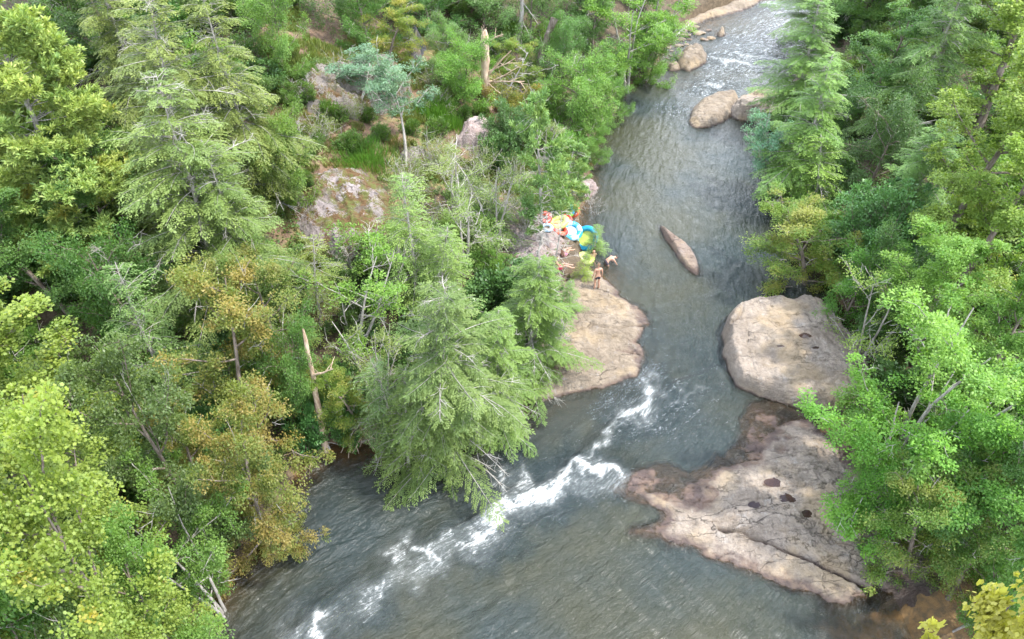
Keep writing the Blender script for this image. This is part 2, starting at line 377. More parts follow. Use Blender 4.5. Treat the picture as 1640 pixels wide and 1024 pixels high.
def rock_mat(name, ca, cb, lichen=(0.33, 0.34, 0.30), moss=0.0, wet_shade_on=True):
    t = NT(name); P = t.pos()
    n1 = t.noise(P, 0.7, 5, 0.6, 0.4); n2 = t.noise(P, 5, 5, 0.65); n3 = t.noise(P, 28, 4, 0.6)
    c = t.mix(t.mapr(n1, 0.36, 0.64), ca, cb)
    c = t.mix(t.mapr(n2, 0.3, 0.75, 0.0, 0.45), c, tuple(x*0.6 for x in ca))
    c = t.mix(t.mapr(t.noise(P, 1.9, 6, 0.7, 0.3), 0.55, 0.68, 0, 0.6), c, lichen)
    c = t.mix(t.mapr(n3, 0.56, 0.74, 0, 0.7), c, (0.08, 0.065, 0.055))
    c = t.mix(t.mapr(t.math('ABSOLUTE', t.math('SUBTRACT', t.noise(P, 1.7, 6, 0.75, 0.6), 0.5)), 0.0, 0.018, 0.55, 0), c, (0.07, 0.055, 0.045))
    c = t.mix(t.mapr(t.noise(P, 11, 4, 0.8), 0.60, 0.72, 0, 0.6), c, (0.42, 0.39, 0.36))
    # dark streaks along the strata
    st = t.noise(t.add('Mapping', Vector=P, Scale=(0.35, 3.0, 5.0), Rotation=(0, 0, 0.46)).outputs[0], 1.6, 5, 0.7)
    c = t.mix(t.mapr(st, 0.56, 0.72, 0, 0.40), c, (0.13, 0.09, 0.065))
    wp = t.add('VectorMath', {'operation': 'ADD'}, _0=t.add('Mapping', Vector=P, Scale=(0.35, 1.1, 0.6), Rotation=(0, 0, 0.46)).outputs[0], _1=t.math('MULTIPLY', t.noise(P, 1.4, 4, 0.6), 0.9)).outputs[0]
    vo = t.add('TexVoronoi', {'feature': 'DISTANCE_TO_EDGE'}, Vector=wp, Scale=1.25).outputs['Distance']
    crk = t.math('MULTIPLY', t.mapr(vo, 0.0, 0.022, 1, 0), t.mapr(t.noise(P, 0.8, 3), 0.42, 0.58))
    c = t.mix(t.math('MULTIPLY', crk, 0.75), c, (0.05, 0.038, 0.03))
    c = t.mix(t.mapr(t.noise(P, 0.42, 3), 0.5, 0.66, 0, 0.5), c, (0.34, 0.25, 0.14) if not moss else cb)
    if moss:
        mf = t.mapr(t.math('ADD', t.noise(P, 1.1, 3, 0.5), t.math('MULTIPLY', t.noise(P, 9, 5, 0.8), 0.8)), 1.10 - 0.32*moss, 1.15 - 0.32*moss)
        mc = t.mix(t.mapr(t.noise(P, 2.3, 4), 0.4, 0.6), (0.11, 0.06, 0.02), (0.10, 0.105, 0.022))
        c = t.mix(mf, c, mc)
    rough = 0.85
    c = t.mix(t.math('MULTIPLY', t.mapr(t.noise(P, 0.9, 4, 0.6, 0.5), 0.52, 0.66), 0.5), c, tuple(x*0.62 for x in cb))
    if wet_shade_on:
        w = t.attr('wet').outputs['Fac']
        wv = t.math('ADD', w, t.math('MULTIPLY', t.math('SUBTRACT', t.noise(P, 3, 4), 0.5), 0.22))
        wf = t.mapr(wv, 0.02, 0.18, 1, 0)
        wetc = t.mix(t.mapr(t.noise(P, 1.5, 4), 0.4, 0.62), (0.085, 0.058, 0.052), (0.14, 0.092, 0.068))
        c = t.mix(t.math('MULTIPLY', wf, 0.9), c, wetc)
        c = t.mix(t.math('MULTIPLY', t.mapr(wv, -0.06, 0.05, 1, 0), 0.8), c, (0.045, 0.034, 0.03))  # near-black waterline band: wet stone plus painted shade of an undercut
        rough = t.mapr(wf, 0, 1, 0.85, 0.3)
    b = t.bump(t.math('ADD', t.math('MULTIPLY', n2, 0.7), t.math('ADD', t.math('MULTIPLY', n3, 0.4), t.math('SUBTRACT', t.math('MULTIPLY', st, 0.8), t.math('MULTIPLY', crk, 0.5)))), 1.0, 0.18)
    t.principled(Base_Color=c, Roughness=rough, Normal=b)
    return t.m
M = {}
M['rock_tan'] = rock_mat('rock_tan', (0.235, 0.19, 0.15), (0.34, 0.285, 0.235), (0.36, 0.335, 0.31))
M['rock_warm'] = rock_mat('rock_warm', (0.21, 0.165, 0.12), (0.31, 0.25, 0.185), (0.29, 0.265, 0.25))
M['rock_brown'] = rock_mat('rock_brown', (0.16, 0.11, 0.085), (0.26, 0.20, 0.16), (0.22, 0.19, 0.18))
M['rock_shelf'] = rock_mat('rock_shelf', (0.085, 0.062, 0.065), (0.19, 0.14, 0.12), (0.14, 0.115, 0.125))
M['rock_grey'] = rock_mat('rock_grey', (0.17, 0.145, 0.125), (0.26, 0.225, 0.20), (0.38, 0.365, 0.35), moss=0.6, wet_shade_on=False)
M['rock_dark'] = rock_mat('rock_dark', (0.09, 0.09, 0.095), (0.14, 0.14, 0.145), (0.20, 0.2, 0.2), wet_shade_on=False)
M['rock_mossy'] = rock_mat('rock_mossy', (0.24, 0.20, 0.19), (0.32, 0.275, 0.265), (0.38, 0.36, 0.345), moss=0.88, wet_shade_on=False)
M['rock_pink'] = rock_mat('rock_pink', (0.30, 0.22, 0.20), (0.40, 0.33, 0.31), (0.46, 0.42, 0.41), moss=0.3, wet_shade_on=False)

def soil_mat():
    t = NT('forest_soil'); P = t.pos()
    n1 = t.noise(P, 0.35, 5, 0.6); n2 = t.noise(P, 3, 5, 0.7); n3 = t.noise(P, 18, 4, 0.7)
    c = t.mix(t.mapr(n1, 0.38, 0.6), (0.10, 0.062, 0.04), (0.155, 0.095, 0.062))
    c = t.mix(t.mapr(n2, 0.45, 0.7), c, (0.20, 0.14, 0.095))
    c = t.mix(t.mapr(n3, 0.5, 0.72, 0, 0.6), c, (0.05, 0.032, 0.02))
    g = t.attr('grassy').outputs['Fac']
    gf = t.mapr(t.math('ADD', g, t.math('SUBTRACT', t.noise(P, 1.3, 5, 0.7), 0.5)), 0.4, 0.62)
    c = t.mix(gf, c, t.mix(t.mapr(n2, 0.35, 0.65), (0.08, 0.095, 0.03), (0.17, 0.15, 0.06)))
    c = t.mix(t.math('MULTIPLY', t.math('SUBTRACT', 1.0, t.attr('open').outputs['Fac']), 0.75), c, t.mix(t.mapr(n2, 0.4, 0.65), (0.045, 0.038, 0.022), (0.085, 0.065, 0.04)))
    b_ = t.attr('under').outputs['Fac']
    sand = t.mix(t.mapr(t.noise(P, 2.4, 5, 0.6), 0.4, 0.62), (0.17, 0.10, 0.04), (0.09, 0.062, 0.032))
    c = t.mix(b_, c, sand)
    t.principled(Base_Color=c, Roughness=0.95, Normal=t.bump(t.math('ADD', n2, t.math('MULTIPLY', n3, 0.5)), 0.7, 0.08))
    return t.m

def water_mat():
    t = NT('river_water')
    fl = t.attr('flow').outputs['Vector']; P = t.pos()
    dep = t.attr('depth').outputs['Fac']; foam = t.attr('foam').outputs['Fac']; tur = t.attr('turb').outputs['Fac']
    # ripples: long along the current, plus small isotropic wavelets
    m1 = t.add('Mapping', Vector=fl, Scale=(0.55, 1.7, 1)).outputs[0]
    m2 = t.add('Mapping', Vector=fl, Scale=(1.0, 2.2, 1)).outputs[0]
    r1 = t.noise(m1, 1.3, 5, 0.6, 0.9)
    r2 = t.noise(m2, 3.4, 4, 0.65, 1.4)
    r3 = t.noise(P, 5.0, 3, 0.6, 1.0)
    h = t.math('ADD', t.math('MULTIPLY', r1, 1.0), t.math('ADD', t.math('MULTIPLY', r2, 0.42), t.math('ADD', t.math('MULTIPLY', r3, 0.13), t.math('MULTIPLY', t.noise(P, 11.0, 2, 0.5, 1.5), 0.035))))
    bmp = t.add('Bump', Height=h, Distance=t.mapr(tur, 0, 1, 0.09, 0.46), Strength=1.0).outputs[0]
    # silt colour; bluer patches and turbulent water paint in reflected sky
    q = t.noise(P, 0.16, 4, 0.5)
    deep = t.mix(t.mapr(q, 0.35, 0.65), (0.033, 0.034, 0.019), (0.017, 0.026, 0.026))
    deep = t.mix(t.mapr(tur, 0.2, 1, 0, 0.8), deep, (0.020, 0.034, 0.040))
    see = t.math('POWER', 2.718, t.math('MULTIPLY', t.math('MAXIMUM', dep, 0.0), -2.6))
    dif = t.add('BsdfDiffuse', Color=deep, Normal=bmp)
    trn = t.add('BsdfTransparent', Color=(0.93, 0.86, 0.72))
    body = t.add('MixShader', _0=t.math('MULTIPLY', see, 0.95), _1=dif, _2=trn)
    gl = t.add('BsdfGlossy', Color=(1, 1, 1), Roughness=0.13, Normal=bmp)
    fr = t.add('Fresnel', IOR=1.36, Normal=bmp)
    w = t.add('MixShader', _0=t.math('MULTIPLY', fr, 1.12), _1=body, _2=gl)
    # foam: torn by noise stretched along the flow
    f1 = t.noise(t.add('Mapping', Vector=fl, Scale=(0.7, 3.6, 1)).outputs[0], 2.6, 7, 0.75, 1.3)
    f2 = t.noise(P, 9, 6, 0.8, 0.8)
    tor = t.math('ADD', t.math('MULTIPLY', f1, 0.65), t.math('MULTIPLY', f2, 0.35))
    ff = t.math('MULTIPLY', t.mapr(t.math('ADD', tor, t.math('MULTIPLY', foam, 0.27)), 0.62, 0.86), 0.8)
    ff = t.math('MULTIPLY', ff, t.mapr(foam, 0.02, 0.35))
    milk = t.math('MULTIPLY', t.mapr(foam, 0.1, 1.1, 0.0, 0.30), t.mapr(tor, 0.3, 0.6))
    ff = t.math('MAXIMUM', ff, milk)
    fd = t.add('BsdfDiffuse', Color=(0.60, 0.62, 0.62), Normal=t.bump(tor, 0.6, 0.12))
    fin = t.add('MixShader', _0=ff, _1=w, _2=fd)
    t.l.new(fin.outputs[0], t.out.inputs[0])
    return t.m

def leaf_mat(name, ca, cb, cc=None, trans=0.4, rough=0.5, spec=0.35, patch=0.5):
    """ca..cb: the leaf colours mixed leaf by leaf, cc a minority colour (turning leaves) in patches"""
    t = NT(name)
    tint = t.attr('tint').outputs['Fac']; P = t.pos()
    ca, cb = [tuple(v*1.3 for v in q) for q in (ca, cb)]
    c = t.mix(tint, ca, cb)
    if cc is not None:
        f = t.mapr(t.math('ADD', t.noise(P, 0.55, 3, 0.6), t.math('MULTIPLY', tint, 0.25)), 0.75 - 0.3*patch, 0.9 - 0.3*patch)
        c = t.mix(f, c, cc)
    big = t.noise(P, 0.3, 2)
    c = t.mix(t.mapr(big, 0.3, 0.7, 0.0, 0.30), c, t.mix(0.5, c, (0.03, 0.07, 0.03)))
    oi = t.add('ObjectInfo')
    c = t.mix(1.0, c, oi.outputs['Color'], 'MULTIPLY')
    p = t.add('BsdfPrincipled', Base_Color=c, Roughness=rough)
    p.inputs['Specular IOR Level'].default_value = spec
    tl = t.add('BsdfTranslucent', Color=t.mix(1.0, c, (1.5, 1.6, 0.6), 'MULTIPLY'))
    fin = t.add('MixShader', _0=trans, _1=p, _2=tl)
    t.l.new(fin.outputs[0], t.out.inputs[0])
    return t.m
def bark_mat(name, a, b, sc=6):
    t = NT(name); P = t.add('TexCoord').outputs['Object']
    n = t.noise(t.add('Mapping', Vector=P, Scale=(1, 1, 0.25)).outputs[0], sc, 5, 0.7)
    oi = t.add('ObjectInfo')
    c = t.mix(t.mapr(n, 0.35, 0.65), a, b)
    t.principled(Base_Color=t.mix(1.0, c, oi.outputs['Color'], 'MULTIPLY'), Roughness=0.9, Normal=t.bump(n, 0.8, 0.03))
    return t.m
def plain(name, col, rough=0.5, var=0.15):
    t = NT(name); n = t.noise(t.pos(), 9, 4, 0.6)
    c = t.mix(t.mapr(n, 0.3, 0.7), tuple(x*(1-var) for x in col), tuple(min(1, x*(1+var)) for x in col))
    t.principled(Base_Color=c, Roughness=rough, Normal=t.bump(n, 0.3, 0.01)); return t.m

M['poplar'] = leaf_mat('poplar_leaves', (0.105, 0.155, 0.03), (0.17, 0.205, 0.038), (0.27, 0.22, 0.03), patch=-0.1)
M['broad'] = leaf_mat('broad_leaves', (0.05, 0.105, 0.026), (0.10, 0.155, 0.036))
M['dark'] = leaf_mat('dark_leaves', (0.036, 0.062, 0.022), (0.062, 0.095, 0.03), rough=0.4)
M['laurel'] = leaf_mat('laurel_leaves', (0.03, 0.062, 0.022), (0.055, 0.10, 0.032), rough=0.35, trans=0.2)
M['hemlock'] = leaf_mat('hemlock_needles', (0.07, 0.108, 0.034), (0.125, 0.158, 0.046), trans=0.25, rough=0.55)
M['pine'] = leaf_mat('pine_needles', (0.08, 0.135, 0.05), (0.16, 0.19, 0.055), (0.22, 0.2, 0.05), trans=0.25, patch=0.0)
M['autumn'] = leaf_mat('autumn_leaves', (0.075, 0.11, 0.025), (0.14, 0.14, 0.03), (0.235, 0.185, 0.055), patch=0.5)
M['yellow'] = leaf_mat('yellow_leaves', (0.26, 0.25, 0.04), (0.34, 0.32, 0.09), (0.42, 0.30, 0.07), patch=0.0)
M['bluish'] = leaf_mat('bluish_needles', (0.055, 0.11, 0.06), (0.10, 0.16, 0.085), trans=0.2)
M['airy'] = leaf_mat('airy_leaves', (0.09, 0.125, 0.035), (0.17, 0.20, 0.07))
M['grass'] = leaf_mat('grass_blades', (0.075, 0.11, 0.03), (0.15, 0.165, 0.05), (0.24, 0.19, 0.08), patch=0.3)
M['litter'] = leaf_mat('litter', (0.13, 0.07, 0.035), (0.24, 0.15, 0.08), trans=0.0)
M['bark'] = bark_mat('bark', (0.10, 0.075, 0.055), (0.22, 0.18, 0.15))
M['pale_bark'] = bark_mat('pale_bark', (0.20, 0.18, 0.155), (0.38, 0.355, 0.32), 9)
M['snag'] = bark_mat('snag_wood', (0.28, 0.19, 0.12), (0.50, 0.39, 0.29))
M['twig'] = bark_mat('dead_twig_wood', (0.24, 0.22, 0.195), (0.42, 0.395, 0.36))
M['skin'] = plain('skin', (0.40, 0.22, 0.15), 0.5, 0.12)

# ------------------------------------------------------------------ terrain
def in_clear(px_poly):
    return [hit(a, b)[:2] for a, b in px_poly]
clearing = in_clear([(430,60),(480,30),(560,60),(700,60),(830,180),(880,250),(830,330),(700,300),(640,300),(600,420),(480,430),(450,300),(440,180)])
carve(list(LAND_ROCKS.values()))
idx = np.arange(GX.size).reshape(GX.shape)
q = np.stack([idx[:-1, :-1], idx[:-1, 1:], idx[1:, 1:], idx[1:, :-1]], -1).reshape(-1, 4)
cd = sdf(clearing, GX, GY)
rd = sdf(river, GX, GY)
gr = np.clip(0.34 + 0.35*fbm(GX*0.2, GY*0.2, 77, 4)*2, 0, 1)*sstep(-3, 1, cd)
gr = gr * sstep(-1.2, 0.4, fbm(GX*0.12, GY*0.12, 78, 2)*3+0.3) + 0.12
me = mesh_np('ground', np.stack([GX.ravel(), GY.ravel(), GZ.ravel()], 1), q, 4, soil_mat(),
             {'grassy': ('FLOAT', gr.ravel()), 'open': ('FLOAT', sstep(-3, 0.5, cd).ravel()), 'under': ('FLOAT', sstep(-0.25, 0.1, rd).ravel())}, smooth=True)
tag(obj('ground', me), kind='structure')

# ------------------------------------------------------------------ rocks
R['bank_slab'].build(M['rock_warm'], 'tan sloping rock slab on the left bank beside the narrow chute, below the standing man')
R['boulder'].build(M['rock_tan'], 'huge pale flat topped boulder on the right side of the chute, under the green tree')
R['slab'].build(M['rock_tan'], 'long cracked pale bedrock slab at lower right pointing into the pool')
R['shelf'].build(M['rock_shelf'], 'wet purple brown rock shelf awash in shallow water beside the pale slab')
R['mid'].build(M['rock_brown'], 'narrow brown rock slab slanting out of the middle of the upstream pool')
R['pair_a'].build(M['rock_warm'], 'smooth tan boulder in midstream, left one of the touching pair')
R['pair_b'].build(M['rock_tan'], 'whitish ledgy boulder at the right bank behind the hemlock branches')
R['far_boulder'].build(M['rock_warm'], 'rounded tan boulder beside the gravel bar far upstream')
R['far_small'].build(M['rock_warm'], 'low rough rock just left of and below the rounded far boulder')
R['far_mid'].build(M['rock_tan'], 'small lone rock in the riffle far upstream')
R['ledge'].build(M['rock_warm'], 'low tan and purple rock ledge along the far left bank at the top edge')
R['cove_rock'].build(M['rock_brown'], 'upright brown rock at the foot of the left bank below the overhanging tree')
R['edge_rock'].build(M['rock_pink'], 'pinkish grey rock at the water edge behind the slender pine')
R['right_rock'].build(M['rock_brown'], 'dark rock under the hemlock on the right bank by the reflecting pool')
L = LAND_ROCKS
L['outcrop'].build(M['rock_grey'], 'wide layered grey rock outcrop on the hillside under the bluish bush')
L['pink'].build(M['rock_pink'], 'smooth pinkish boulder on the hillside right of the grass patch')
L['mossy'].build(M['rock_mossy'], 'broad sloping rock slab blotched with brown moss and white lichen')
L['grey_a'].build(M['rock_grey'], 'small flat pale rock behind the thin leaning tree on the slope')
L['dark'].build(M['rock_dark'], 'dark grey curved rock near the top of the slope')
L['ridge'].build(M['rock_pink'], 'small pale rock on bare soil above the slender pine')
L['shade_rock'].build(M['rock_brown'], 'shaded brown rock under the trees behind the huge boulder')
L['low'].build(M['rock_pink'], 'low weathered rock on the bank under the bleached dead pine')

# stones of the gravel bar upstream: five shared meshes, each stone an object
rng = np.random.default_rng(5)
stone_meshes = []
for k in range(6):
    bm = bmesh.new(); bmesh.ops.create_icosphere(bm, subdivisions=2, radius=0.5)
    for v in bm.verts:
        n = 1 + 0.3*float(vnoise(np.array([v.co.x*3+k*7]), np.array([v.co.y*3+v.co.z*2.3]), k)[0])
        v.co = Vector((v.co.x*n*1.25, v.co.y*n*0.9, max(v.co.z*n*0.5, -0.16)))
    m_ = bpy.data.meshes.new('stone'); bm.to_mesh(m_); bm.free()
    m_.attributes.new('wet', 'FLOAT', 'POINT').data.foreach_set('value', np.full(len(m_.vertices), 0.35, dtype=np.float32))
    m_.materials.append(M['rock_brown'] if k % 2 else M['rock_warm']); stone_meshes.append(m_)
px_st = [(1072,75,9),(1080,64,7),(1092,62,14),(1075,88,8),(1098,55,16),(1110,48,12),(1120,52,18),(1128,62,12),(1100,70,8),(1070,98,7),(1062,86,6),(1085,49,9),(1088,72,13),(1135,47,9),(1084,56,10),(1105,62,9),(1066,68,8),(1140,60,14),(1076,80,5),(1069,92,5),(1115,42,12),(1095,46,9),(1060,78,6)]
for i, (a, b, w_) in enumerate(px_st):
    x, y = p2w(a, b, 0.1)
    s_ = w_ * math.hypot(y, 26) / F / 0.9 * 0.75
    o = obj('stone', stone_meshes[i % 6]); o.location = (x, y, max(ground(x, y), float(water_level(y))-0.02) + 0.02)
    o.scale = (s_, s_, s_*0.8); o.rotation_euler = (0, 0, rng.uniform(-0.5, 0.5))
    tag(o, 'loose stone among the others of the gravel bar far upstream on the left bank', 'stone', 'loose stones of the upstream gravel bar')

# ------------------------------------------------------------------ the river surface
ys = [3.0]
while ys[-1] < 150:
    y = ys[-1]; ys.append(y + (0.075 + max(0, y-24)*0.004))
ys = np.array([-30, -15, -6, -1, 1.5] + ys + [170, 220, 300])
NXW = 440
def xr(y):
    a = np.interp(y, [-30, 5, 10, 14, 17, 20, 25, 30, 40, 55, 85, 110, 170, 300], [-16, -16, -12.5, -13, -12, -9, -2, 2, 1.5, 4, 15, 28, 55, 105])
    b = np.interp(y, [-30, 5, 10, 14, 17, 20, 25, 30, 40, 55, 85, 110, 170, 300], [16, 16, 15, 15, 13, 13, 20, 21, 22, 28, 42, 58, 84, 135])
    return a, b
a_, b_ = xr(ys)
U = np.linspace(0, 1, NXW)[None, :]
WX = a_[:, None] + (b_-a_)[:, None]*U; WY = np.repeat(ys[:, None], NXW, 1)
WL = water_level(WY)
bedz = terrain_raw(WX, WY)
for r in ROCKS:
    if r.base != 'water': continue
    m = (WX > r.lo[0]-1) & (WX < r.hi[0]+1) & (WY > r.lo[1]-1) & (WY < r.hi[1]+1)
    z, d = r.z(WX[m], WY[m]); bedz[m] = np.where(d > -0.3, np.maximum(bedz[m], z), bedz[m])
depth = WL - bedz
# shallow sandy corner at lower right and the amber shallows
def blob(px, py, rx, f=1.0):
    x, y = p2w(px, py); return f*np.exp(-(((WX-x)**2 + (WY-y)**2)/rx**2))
shal = blob(1520,1000,4.2,1.5) + blob(1420,985,3,1.0) + blob(560,715,1.6,1.0) + blob(1240,462,1.6,0.9) + blob(985,440,1.3,0.8) + blob(1130,38,4,0.8) + blob(1220,212,2,0.6)
depth = np.where(depth > 0, depth*(1 - 0.9*np.clip(shal, 0, 1)), depth)
Dc, Sc, sgn = pdist(CENTRE, WX, WY)
Tc = Dc*sgn
STROKES = [  # px polyline, width m, foam
 ([(1035,618),(1052,638),(1030,656),(1012,668)], 0.42, 0.95), ([(1120,618),(1090,638),(1042,654)], 0.2, 0.4),
 ([(1012,662),(985,692),(950,716),(922,738)], 0.2, 0.6), ([(978,752),(955,748),(918,752),(905,772),(872,790),(838,794)], 0.38, 1.0),
 ([(838,794),(800,806),(780,835),(770,856)], 0.55, 0.95), ([(802,765),(806,790)], 0.3, 0.75), ([(838,752),(846,785)], 0.28, 0.75),
 ([(850,795),(940,775),(990,762)], 0.6, 0.5), ([(770,840),(730,862),(700,880)], 0.8, 0.5), ([(775,845),(760,856)], 0.35, 0.8), ([(705,864),(700,880),(690,872)], 0.25, 0.85),
 ([(665,874),(640,884),(655,886)], 0.3, 0.7), ([(700,890),(650,920),(620,940),(588,955)], 0.8, 0.55), ([(612,940),(606,956)], 0.2, 0.9), ([(585,955),(580,960)], 0.2, 0.85),
 ([(535,972),(512,990),(500,1010)], 0.3, 0.9), ([(540,985),(480,1000),(455,1030)], 0.7, 0.5), ([(760,800),(800,850),(720,940),(640,990),(520,1040)], 1.2, 0.22),
 ([(1050,615),(1010,600),(1040,580)], 0.4, 0.25),
 ([(1140,92),(1165,97),(1185,99),(1205,104)], 0.5, 0.75), ([(1185,90),(1215,92),(1250,98)], 0.45, 0.7), ([(1160,98),(1172,112)], 0.4, 0.6), ([(1128,134),(1148,138),(1160,134)], 0.4, 0.65), ([(1118,143),(1124,146)], 0.3, 0.6),
 ([(1140,120),(1152,126)], 0.3, 0.5), ([(1228,4),(1260,8),(1290,6)], 0.6, 0.8), ([(1250,20),(1285,30)], 0.5, 0.5), ([(1230,60),(1275,70)], 0.5, 0.4), ([(1195,30),(1240,40)], 0.5, 0.3),
 ([(1200,120),(1240,125)], 0.6, 0.35), ([(1067,176),(1075,176)], 0.25, 0.45),
 ([(1000,750),(1040,775),(1015,790)], 0.25, 0.35), ([(860,640),(900,636),(1000,618),(1030,600)], 0.12, 0.25), ([(1170,510),(1168,560),(1180,605)], 0.1, 0.2),
]
foam = np.zeros_like(WX); turb = np.zeros_like(WX)
wob = 0.9*fbm(WX*1.1, WY*1.1, 61, 5); wob2 = 0.9*fbm(WX*1.1, WY*1.1, 62, 5)
for pts, w, f in STROKES:
    d, _, _ = pdist(W(pts), WX+wob, WY+wob2)
    foam = np.maximum(foam, 0.55*f*np.exp(-(d/(w*0.7))**2) + 0.50*f*np.exp(-(d/(w*2.6))**2))
    turb = np.maximum(turb, min(1, f+0.1)*np.exp(-(d/(1.3+2*w))**2))
turb = np.maximum(turb, np.interp(WY, [8, 16, 20, 24, 31, 36, 48, 55, 66, 90], [0.3, 0.36, 0.36, 0.42, 0.28, 0.10, 0.10, 0.22, 0.4, 0.45]))
turb = turb * sstep(-0.2, 1.0, sdf(river, WX, WY) - 0.3*0)
calm = blob(560,800,4.5,0.75) + blob(1330,1000,3,0.0) + blob(1200,340,4,0.35)
turb = np.clip(turb*(1-np.clip(calm, 0, 1)), 0, 1)
# waves: standing ridges + fine chop in flow coordinates
chop = fbm(Sc*1.2, Tc*3.0, 71, 4)*0.6 + fbm(WX*1.8, WY*1.8, 72, 3)*0.35
wave = chop*(0.04 + 0.20*turb) + 0.10*turb*fbm(Sc*.5, Tc*1.1, 75, 3)
def ridge(pts, w, a):
    d, _, s = pdist(W(pts), WX, WY); return a*np.exp(-(d/w)**2) - 0.6*a*np.exp(-((d-2*w)/w)**2)*(s < 0)
wave += ridge([(1150,595),(1100,615),(1050,645),(1000,670),(920,740)], 0.35, 0.22)
wave += ridge([(980,750),(915,750),(900,775),(840,796),(790,812)], 0.42, 0.28)
wave += ridge([(700,862),(600,930),(500,990)], 0.6, 0.14)
# smooth tongue with converging lines
wave += ridge([(1060,520),(1072,560),(1082,600)], 0.22, -0.09) + ridge([(1180,430),(1130,500),(1100,560)], 0.25, 0.07) + ridge([(1150,470),(1100,490),(1040,500)], 0.3, 0.05)
WZ = WL + wave*sstep(0.0, 0.35, depth)
me = mesh_np('river_water', np.stack([WX.ravel(), WY.ravel(), WZ.ravel()], 1),
             (lambda i: np.stack([i[:-1, :-1], i[:-1, 1:], i[1:, 1:], i[1:, :-1]], -1).reshape(-1, 4))(np.arange(WX.size).reshape(WX.shape)), 4, water_mat(),
             {'depth': ('FLOAT', depth.ravel()), 'foam': ('FLOAT', np.clip(foam, 0, 1).ravel()), 'turb': ('FLOAT', turb.ravel()),
              'flow': ('FLOAT_VECTOR', np.stack([Sc.ravel(), Tc.ravel(), np.zeros(Sc.size)], 1))}, smooth=True)
tag(obj('river_water', me), kind='structure')
# ------------------------------------------------------------------ plant builders (all meshes shared between alike plants)
class Tubes:
    def __init__(s, sides=5): s.V = []; s.F = []; s.n = 0; s.k = sides
    def add(s, pts, radii, k=None):
        k = k or s.k
        pts = np.asarray(pts, float); n = len(pts)
        tg = np.gradient(pts, axis=0); tg /= (np.linalg.norm(tg, axis=1)[:, None] + 1e-9)
        up = np.where(np.abs(tg[:, 2:3]) > 0.9, np.array([[1., 0, 0]]), np.array([[0, 0, 1.]]))
        a = np.cross(tg, up); a /= (np.linalg.norm(a, axis=1)[:, None] + 1e-9); b = np.cross(tg, a)
        th = np.arange(k)*2*math.pi/k
        ring = (a[:, None, :]*np.cos(th)[None, :, None] + b[:, None, :]*np.sin(th)[None, :, None])*np.asarray(radii)[:, None, None] + pts[:, None, :]
        s.V.append(ring.reshape(-1, 3))
        i = np.arange(n-1)[:, None]*k; j = np.arange(k)[None, :]; j2 = (j+1) % k
        s.F.append((np.stack([i+j, i+j2, i+k+j2, i+k+j], -1).reshape(-1, 4)) + s.n)
        s.n += n*k
    def mesh(s, name, mat):
        if not s.V: return None
        return mesh_np(name, np.concatenate(s.V), np.concatenate(s.F), 4, mat, smooth=True)

KITE = np.array([(0, 0, 0), (0.45, 0.34, 0.06), (1, 0, -0.08), (0.45, -0.34, 0.06)])
NEEDLE = np.array([(0, 0.0, 0), (0.5, 0.10, 0.03), (1, 0.0, -0.05), (0.5, -0.10, 0.03)])
LOBED = np.array([(0, 0, 0), (0.3, 0.5, 0.04), (0.9, 0.32, -0.03), (0.8, 0.0, 0), (0.9, -0.32, -0.03), (0.3, -0.5, 0.04)])
def leaves(name, C, A, N, S, T, tpl, mat):
    """C centres, A direction of the leaf, N leaf normal, S size, T tint"""
    C = np.asarray(C, float); A = np.asarray(A, float); N = np.asarray(N, float)
    A = A/(np.linalg.norm(A, axis=1)[:, None]+1e-9)
    B = np.cross(N, A); B /= (np.linalg.norm(B, axis=1)[:, None]+1e-9); N = np.cross(A, B)
    S = np.asarray(S)[:, None, None]; k = len(tpl)
    V = C[:, None, :] + S*(A[:, None, :]*tpl[None, :, 0:1] + B[:, None, :]*tpl[None, :, 1:2] + N[:, None, :]*tpl[None, :, 2:3])
    Fc = np.arange(len(C)*k).reshape(-1, k)
    return mesh_np(name, V.reshape(-1, 3), Fc, k, mat, {'tint': ('FLOAT', np.repeat(T, k))})
def unit(v): return v/(np.linalg.norm(v, axis=-1, keepdims=True)+1e-9)

def curve(p0, d, L, n, rg, wob=0.15, grav=0.0):
    P = [np.array(p0, float)]; d = np.array(d, float); d /= np.linalg.norm(d)
    for i in range(n):
        d = d + rg.normal(0, wob, 3) + np.array([0, 0, grav]); d /= np.linalg.norm(d)
        P.append(P[-1] + d*L/n)
    return np.array(P)

